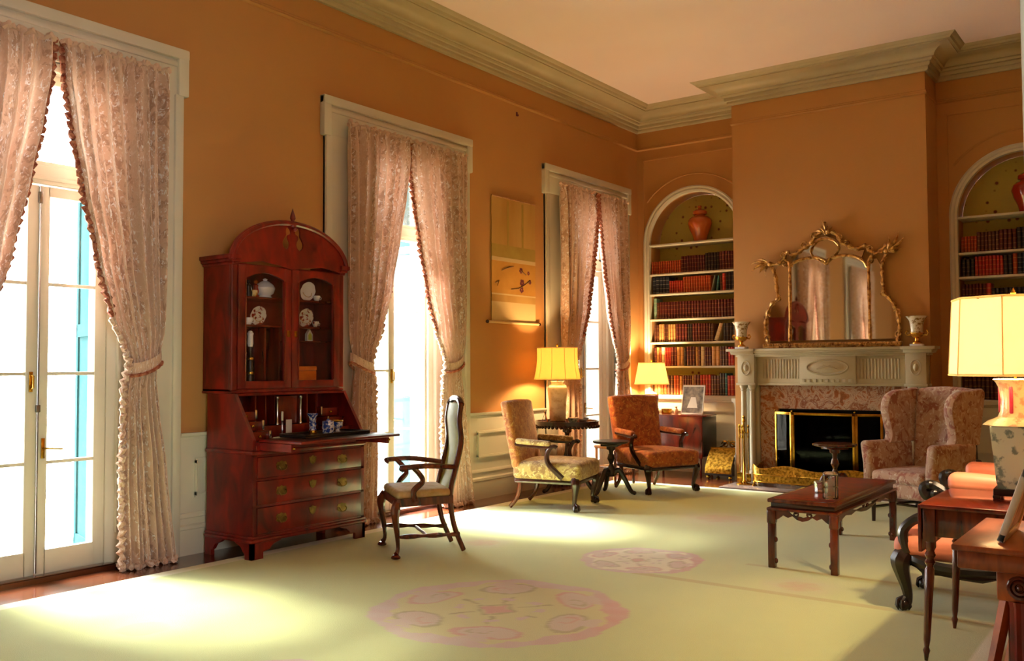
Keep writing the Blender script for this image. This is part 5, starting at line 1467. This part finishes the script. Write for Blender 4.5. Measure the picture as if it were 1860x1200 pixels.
m = MB(); N = 12; m.lathe([(.05, 0), (.056, .008), (.056, .075), (.050, .085), (.056, .095), (.056, .165), (.05, .17), (.046, .165), (.046, .012), (.001, .012)], N); m.build('body', 'crystal', t, angle=20)
m = MB(); m.lathe([(.053, .171), (.055, .176), (.04, .19), (.001, .193)], N); m.build('lid', 'silver', t)
t = thing('crystal_dish', 'short cut crystal tumbler behind the crystal jar on the low table', 'dish', (4.10, -4.80, CZ))
m = MB(); m.lathe([(.04, 0), (.046, .008), (.05, .08), (.045, .08), (.04, .015), (.001, .014)], 10); m.build('body', 'crystal', t, angle=20)
m = MB(); m.lathe([(.0505, .076), (.052, .08), (.052, .086), (.047, .086)], 20); m.build('rim', 'silver', t)

# lamp table
t = thing('lamp_table', 'mahogany table on slim turned legs under the large porcelain lamp', 'table', (5.585, -6.50, RZ))
m = MB(); m.rbox(-.345, .345, -.36, .36, .735, .758, .008); m.build('table_top', 'mahogany', t)
for y in (-.33, .305): m = MB(); m.rbox(-.315, .315, y, y + .025, .60, .735, .004); m.build('apron', 'red_brown_wood', t)
for s in (-1, 1): m = MB(); m.rbox(min(s * .315, s * .29), max(s * .315, s * .29), -.305, .305, .60, .735, .004); m.build('apron', 'red_brown_wood', t)
for s in (-1, 1):
    m = MB(); m.rbox(s * .352 - .009, s * .352 + .009, -.33, .33, .52, .75, .004); m.build('drop_leaf', 'mahogany', t)
for sx in (-1, 1):
    for sy in (-1, 1):
        m = MB(); x, y = sx * .305, sy * .322
        m.rbox(x - .028, x + .028, y - .028, y + .028, .575, .735, .004)
        m.lathe([(.008, 0), (.012, .03), (.017, .05), (.011, .065), (.016, .10), (.020, .30), (.023, .44), (.015, .455), (.026, .475), (.016, .49), (.026, .51), (.018, .53), (.026, .55), (.026, .575)], 14, (x, y, 0)); m.v = [(a + sx * .05 * max(0, .56 - c), b + sy * .03 * max(0, .56 - c), c) for a, b, c in m.v]; m.build('leg', 'red_brown_wood', t)
LT = RZ + .7585
# near table
t = thing('trestle_table', 'mid-brown table with bullseye block and reeded post, nearest the camera', 'table', (5.825, -7.43, RZ))
m = MB(); m.rbox(-.262, .262, -.38, .38, .725, .748, .006); m.build('table_top', 'mid_wood', t)
m = MB(); m.rbox(-.245, .245, -.36, .36, .655, .726, .006); m.build('apron', 'mid_wood', t)
for sy in (-1, 1):
    y = sy * .29
    m = MB(); m.rbox(-.115, .045, y - .045, y + .045, .545, .656, .008); m.build('post_block', 'mid_wood', t)
    m = MB()
    for (r, d) in ((.038, .0), (.022, .006)):
        m.tube([(-.035 + r * math.cos(a), y - .047, .60 + r * math.sin(a)) for a in [2 * PI * k / 24 for k in range(24)]], .008, 6, closed=True)
    m.ball((-.035, y - .046, .60), .012, 10); m.build('bullseye', 'red_brown_wood', t)
    m = MB(); vs, fs = [], []; N = 40
    for (z, R) in ((.12, .052), (.15, .048), (.52, .045), (.545, .05)):
        for k in range(N):
            a = 2 * PI * k / N; q = R * (1 + .08 * math.cos(10 * a)); vs.append((q * math.cos(a) - .035, y + q * math.sin(a), z))
    for i in range(3):
        for k in range(N): fs.append((i * N + k, i * N + (k + 1) % N, (i + 1) * N + (k + 1) % N, (i + 1) * N + k))
    m.add(vs, fs); m.build('reeded_post', 'burl', t)
    for sx in (-1, 1):
        m = MB(); p = smooth_path([(sx * .05 - .035, y, .55), (sx * .085 - .03, y, .40), (sx * .13 - .03, y, .18), (sx * .17 - .02, y, .04), (sx * .20 - .02, y, .028)], 5)
        m.tube(p, [.026 - .010 * i / len(p) for i in range(len(p))], 4); m.build('splayed_leg', 'mid_wood', t)
    m = MB(); m.rbox(-.09, .08, y - .04, y + .04, .08, .13, .008); m.build('foot_block', 'mid_wood', t)
m = MB(); m.rbox(-.02, .01, -.26, .26, .085, .115, .006); m.build('stretcher', 'mid_wood', t)
NT_Z = RZ + .7485
t = thing('leaning_picture', 'pale picture frame leaning edge-on upon the nearest table', 'picture frame', (5.715, -7.50, NT_Z + .003), 0)
TL = Matrix.Rotation(math.radians(19), 4, 'Y')
m = MB(); m.T = TL
for (a, b, z0, z1) in ((-.19, .19, 0, .035), (-.19, .19, .265, .30), (-.19, -.155, 0, .30), (.155, .19, 0, .30)): m.rbox(-.014, .014, a, b, z0, z1, .005)
m.build('frame', 'white_frame', t)
m = MB(); m.T = TL; m.box(-.006, .006, -.16, .16, .03, .27); m.build('picture', 'sepia_print', t, smooth=False)
m = MB(); m.T = T(.012, 0, 0) @ TL @ T(0, 0, .22) @ Matrix.Rotation(math.radians(-42), 4, 'Y'); m.rbox(0, .008, -.03, .03, -.222, 0, .002); m.build('strut', 'white_frame', t)

# ------------------------------------------------------------------ lamps
WARM = (1.0, .62, .27)
def shade(parent, r0, r1, z0, z1, n, matn, bell=0, seams=0, a0=0, thick=.004):
    m = MB(); K = 10
    pr = [(r0 + (r1 - r0) * i / K - bell * math.sin(PI * i / K), z0 + (z1 - z0) * i / K) for i in range(K + 1)]
    pr2 = [(r - thick, z) for r, z in reversed(pr)]
    m.lathe(pr + pr2 + [pr[0]], n, cap=False, a0=a0); o = m.build('lamp_shade', matn, parent, angle=20 if n < 16 else 60)
    m = MB()
    for (r, z) in ((r0, z0), (r1, z1)):
        m = MB(); m.tube([(r * math.cos(a0 + 2 * PI * k / n), r * math.sin(a0 + 2 * PI * k / n), z) for k in range(n)], .006, 6, closed=True); m.build('rim_braid', 'shade_cream', o)
    if seams:
        for k in range(seams):
            a = a0 + 2 * PI * k / seams; m = MB(); m.tube([(r * math.cos(a), r * math.sin(a), z) for r, z in pr], .0035, 5); m.build('seam', 'shade_cream', o)
    return o
def fittings(parent, z0, z1, r1):
    m = MB(); m.tube([(0, 0, z0), (0, 0, z1 + .02)], .006, 6)
    for k in range(3): m.tube([(0, 0, z1 - .02), (r1 * .97 * math.cos(k * 2.094), r1 * .97 * math.sin(k * 2.094), z1 - .006)], .0025, 5)
    m.lathe([(.008, z1 + .015), (.014, z1 + .03), (.006, z1 + .045), (.001, z1 + .055)], 10); m.build('harp', 'brass', parent)
    m = MB(); m.lathe([(.012, z0 + .05), (.028, z0 + .09), (.03, z0 + .115), (.02, z0 + .14), (.001, z0 + .15)], 12); m.build('bulb', 'bulb_glow', parent)
# lamp on the piecrust table
t = thing('table_lamp', 'lit vase lamp with pleated yellow shade on the dark tripod table', 'lamp', (.42, -2.75, .788))
m = MB(); m.lathe([(.10, 0), (.105, .008), (.10, .03), (.085, .036)], 20); m.build('base', 'dark_wood', t)
m = MB(); m.lathe([(.085, .036), (.095, .06), (.098, .16), (.10, .25), (.115, .35), (.118, .40), (.10, .44), (.075, .455), (.07, .475), (.082, .49)], 28); m.build('vase', 'lamp_china', t)
shade(t, .268, .235, .515, .875, 40, 'shade_silk', bell=.014, seams=10)
fittings(t, .49, .875, .235)
lamp_light('lamp_glow', (.42, -2.75, .776 + .63), 110, WARM, .05)
# lamp on the drop-leaf table
t = thing('table_lamp', 'small bright lamp with cream cone shade on the drop-leaf table', 'lamp', (.36, -.31, PT))
m = MB(); m.lathe([(.085, 0), (.09, .01), (.07, .02), (.075, .03), (.088, .14), (.098, .25), (.09, .262)], 24); m.build('base', 'mahogany', t)
m = MB(); m.lathe([(.07, .262), (.075, .27), (.045, .285), (.015, .30), (.012, .34)], 20); m.build('collar', 'white_china', t)
shade(t, .236, .178, .40, .69, 40, 'shade_cream')
fittings(t, .34, .69, .178)
lamp_light('lamp_glow', (.36, -.31, PT + .53), 115, (1.0, .70, .36), .05)
# large porcelain lamp
t = thing('table_lamp', 'large square porcelain vase lamp with eight-sided cream shade at the photo right edge', 'lamp', (5.605, -6.37, LT), .06)
m = MB(); m.rbox(-.105, .105, -.105, .105, .016, .052, .006)
for sx in (-1, 1):
    for sy in (-1, 1): m.rbox(sx * .09 - .018, sx * .09 + .018, sy * .09 - .018, sy * .09 + .018, 0, .02, .006)
m.build('base', 'ebony', t)
m = MB(); m.lathe([(.118, .052), (.122, .07), (.128, .085), (.14, .20), (.155, .32), (.16, .362), (.150, .372)], 4, a0=PI / 4); m.build('vase', 'celadon_china', t, smooth=False)
m = MB(); m.lathe([(.155, .370), (.13, .39), (.085, .41), (.073, .44), (.070, .50), (.078, .56), (.095, .592), (.105, .60), (.10, .606), (.06, .606)], 28); m.build('neck', 'rose_china', t)
for k in range(4):
    m = MB(); a = PI / 4 * (2 * k + 1) - 1.0
    m.rbox(.074 * math.cos(a) - .009, .074 * math.cos(a) + .009, .074 * math.sin(a) - .009, .074 * math.sin(a) + .009, .43, .57, .006); m.build('painted_panel', 'red_paint', t)
shade(t, .315, .292, .625, 1.015, 8, 'shade_linen', seams=8, a0=PI / 8 + .3)
fittings(t, .605, 1.015, .29)
lamp_light('lamp_glow', (5.605, -6.37, LT + .84), 110, (1.0, .76, .46), .05)

# things on the piecrust table
TT = .788
t = thing('easel_frame', 'small orange-backed easel frame at the left of the tripod table', 'picture frame', (.36, -2.86, TT), 2.2)
m = MB(); m.T = Matrix.Rotation(math.radians(-16), 4, 'X'); m.rbox(-.055, .055, -.005, .005, 0, .15, .003); m.build('frame', 'amber_box', t)
m = MB(); m.T = T(0, .03, .14) @ Matrix.Rotation(math.radians(20), 4, 'X'); m.rbox(-.012, .012, 0, .004, -.145, 0, .001); m.build('strut', 'ebony', t)
t = thing('lidded_bowl', 'white-rimmed grey bowl beside the lamp on the tripod table', 'bowl', (.55, -2.62, TT))
m = MB(); m.lathe([(.035, 0), (.04, .01), (.06, .04), (.066, .06), (.058, .06), (.03, .015), (.001, .012)], 20); m.build('bowl', 'celadon_china', t)
m = MB(); m.lathe([(.066, .058), (.068, .064), (.064, .068), (.058, .062)], 20); m.build('rim', 'white_china', t)
t = thing('table_clock', 'tiny dark box with tilted lid on the right of the tripod table', 'box', (.66, -2.58, TT))
m = MB(); m.rbox(-.035, .035, -.03, .03, 0, .045, .004); m.build('body', 'ebony', t)
m = MB(); m.T = T(0, .028, .045) @ Matrix.Rotation(math.radians(-70), 4, 'X') @ T(0, .0, 0); m.rbox(-.035, .035, 0, .006, 0, .06, .002); m.build('lid', 'ebony', t)

# ------------------------------------------------------------------ hanging scroll
t = thing('hanging_scroll', 'long silk hanging scroll with plum blossom panel on the wall between windows', 'hanging scroll', (0, 0, 0))
Y0, Y1 = -3.465, -2.605
def strip(name, z0, z1, matn, x=.014, y0=Y0, y1=Y1):
    m = MB(); m.box(x - .004, x + .002, y0, y1, z0, z1); return m.build(name, matn, t, smooth=False)
strip('upper_silk', 2.845, 3.385, 'silk_gold'); strip('olive_border', 2.70, 2.845, 'silk_olive'); strip('cream_band', 2.655, 2.70, 'silk_cream', .016)
pn = strip('painted_panel', 2.285, 2.655, 'silk_amber'); strip('cream_band', 2.268, 2.285, 'silk_cream', .016); strip('lower_border', 2.19, 2.268, 'silk_gold'); strip('lower_silk', 1.965, 2.19, 'silk_cream')
for y in (Y0 + .31, Y0 + .60): m = MB(); m.box(.016, .018, y - .018, y + .018, 2.845, 3.36); m.build('hanging_ribbon', 'silk_olive', t, smooth=False)
def blossom(y, z, r):
    m = MB()
    for k in range(5):
        a = k * 2 * PI / 5 + y; cy, cz = y + r * .6 * math.cos(a), z + r * .6 * math.sin(a)
        m.prism([(cy + r * .45 * math.cos(b), cz + r * .45 * math.sin(b)) for b in [2 * PI * i / 8 for i in range(8)]], .0162, .0172, 'yz')
    m.build('blossom', 'plum_ink', pn, smooth=False)
for (y, z, r) in ((-2.90, 2.575, .035), (-2.75, 2.555, .025), (-2.88, 2.43, .045), (-2.72, 2.45, .028), (-2.89, 2.35, .04)): blossom(y, z, r)
m = MB()
for pts in ([(-3.28, 2.55), (-3.16, 2.59), (-3.05, 2.61)], [(-3.10, 2.34), (-2.95, 2.36), (-2.85, 2.40), (-2.72, 2.47)], [(-2.90, 2.57), (-2.80, 2.53)], [(-3.40, 2.40), (-3.33, 2.43), (-3.36, 2.37)]):
    m.tube([(.0165, y, z) for y, z in pts], .006, 5)
m.build('branches', 'brown_ink', pn)
m = MB(); m.tube([(.022, Y0 - .075, 1.955), (.022, Y1 + .055, 1.955)], .016, 10); m.build('roller', 'silk_cream', t)
for y in (Y0 - .09, Y1 + .07): m = MB(); m.ball((.022, y, 1.955), .021, 8); m.build('roller_knob', 'dark_wood', t)
m = MB(); m.tube([(.016, Y0, 3.39), (.016, Y1, 3.39)], .008, 8); m.build('top_batten', 'light_wood', t)
m = MB(); m.tube([(.012, -2.95, 4.42), (.02, -2.95, 4.40), (.03, -2.95, 4.415)], .006, 6); m.rbox(.0, .008, -2.965, -2.935, 4.40, 4.45, .003)
tag(m.build('picture_hook', 'plum_ink'), 'tiny dark hook high on the wall above the hanging scroll', 'hook')

# chair on the terrace outside the nearest doors
t = thing('garden_chair', 'pale metal garden chair on the terrace outside the nearest doors', 'garden chair', (-2.1, -6.95, -.12), .6)
for sx in (-1, 1):
    m = MB(); m.tube(smooth_path([(sx * .2, .22, 0), (sx * .2, .2, .45), (sx * .19, .27, .9)], 5), .014, 6); m.build('back_post', 'white_frame', t)
    m = MB(); m.tube([(sx * .22, -.22, 0), (sx * .2, -.2, .45)], .014, 6); m.build('leg', 'white_frame', t)
m = MB(); m.rbox(-.23, .23, -.23, .22, .44, .47, .01); m.build('seat', 'white_frame', t)
m = MB()
for z in (.62, .72, .82): m.tube([(-.19, .235 + (z - .45) * .1, z), (.19, .235 + (z - .45) * .1, z)], .01, 6)
m.build('back_slats', 'white_frame', t)
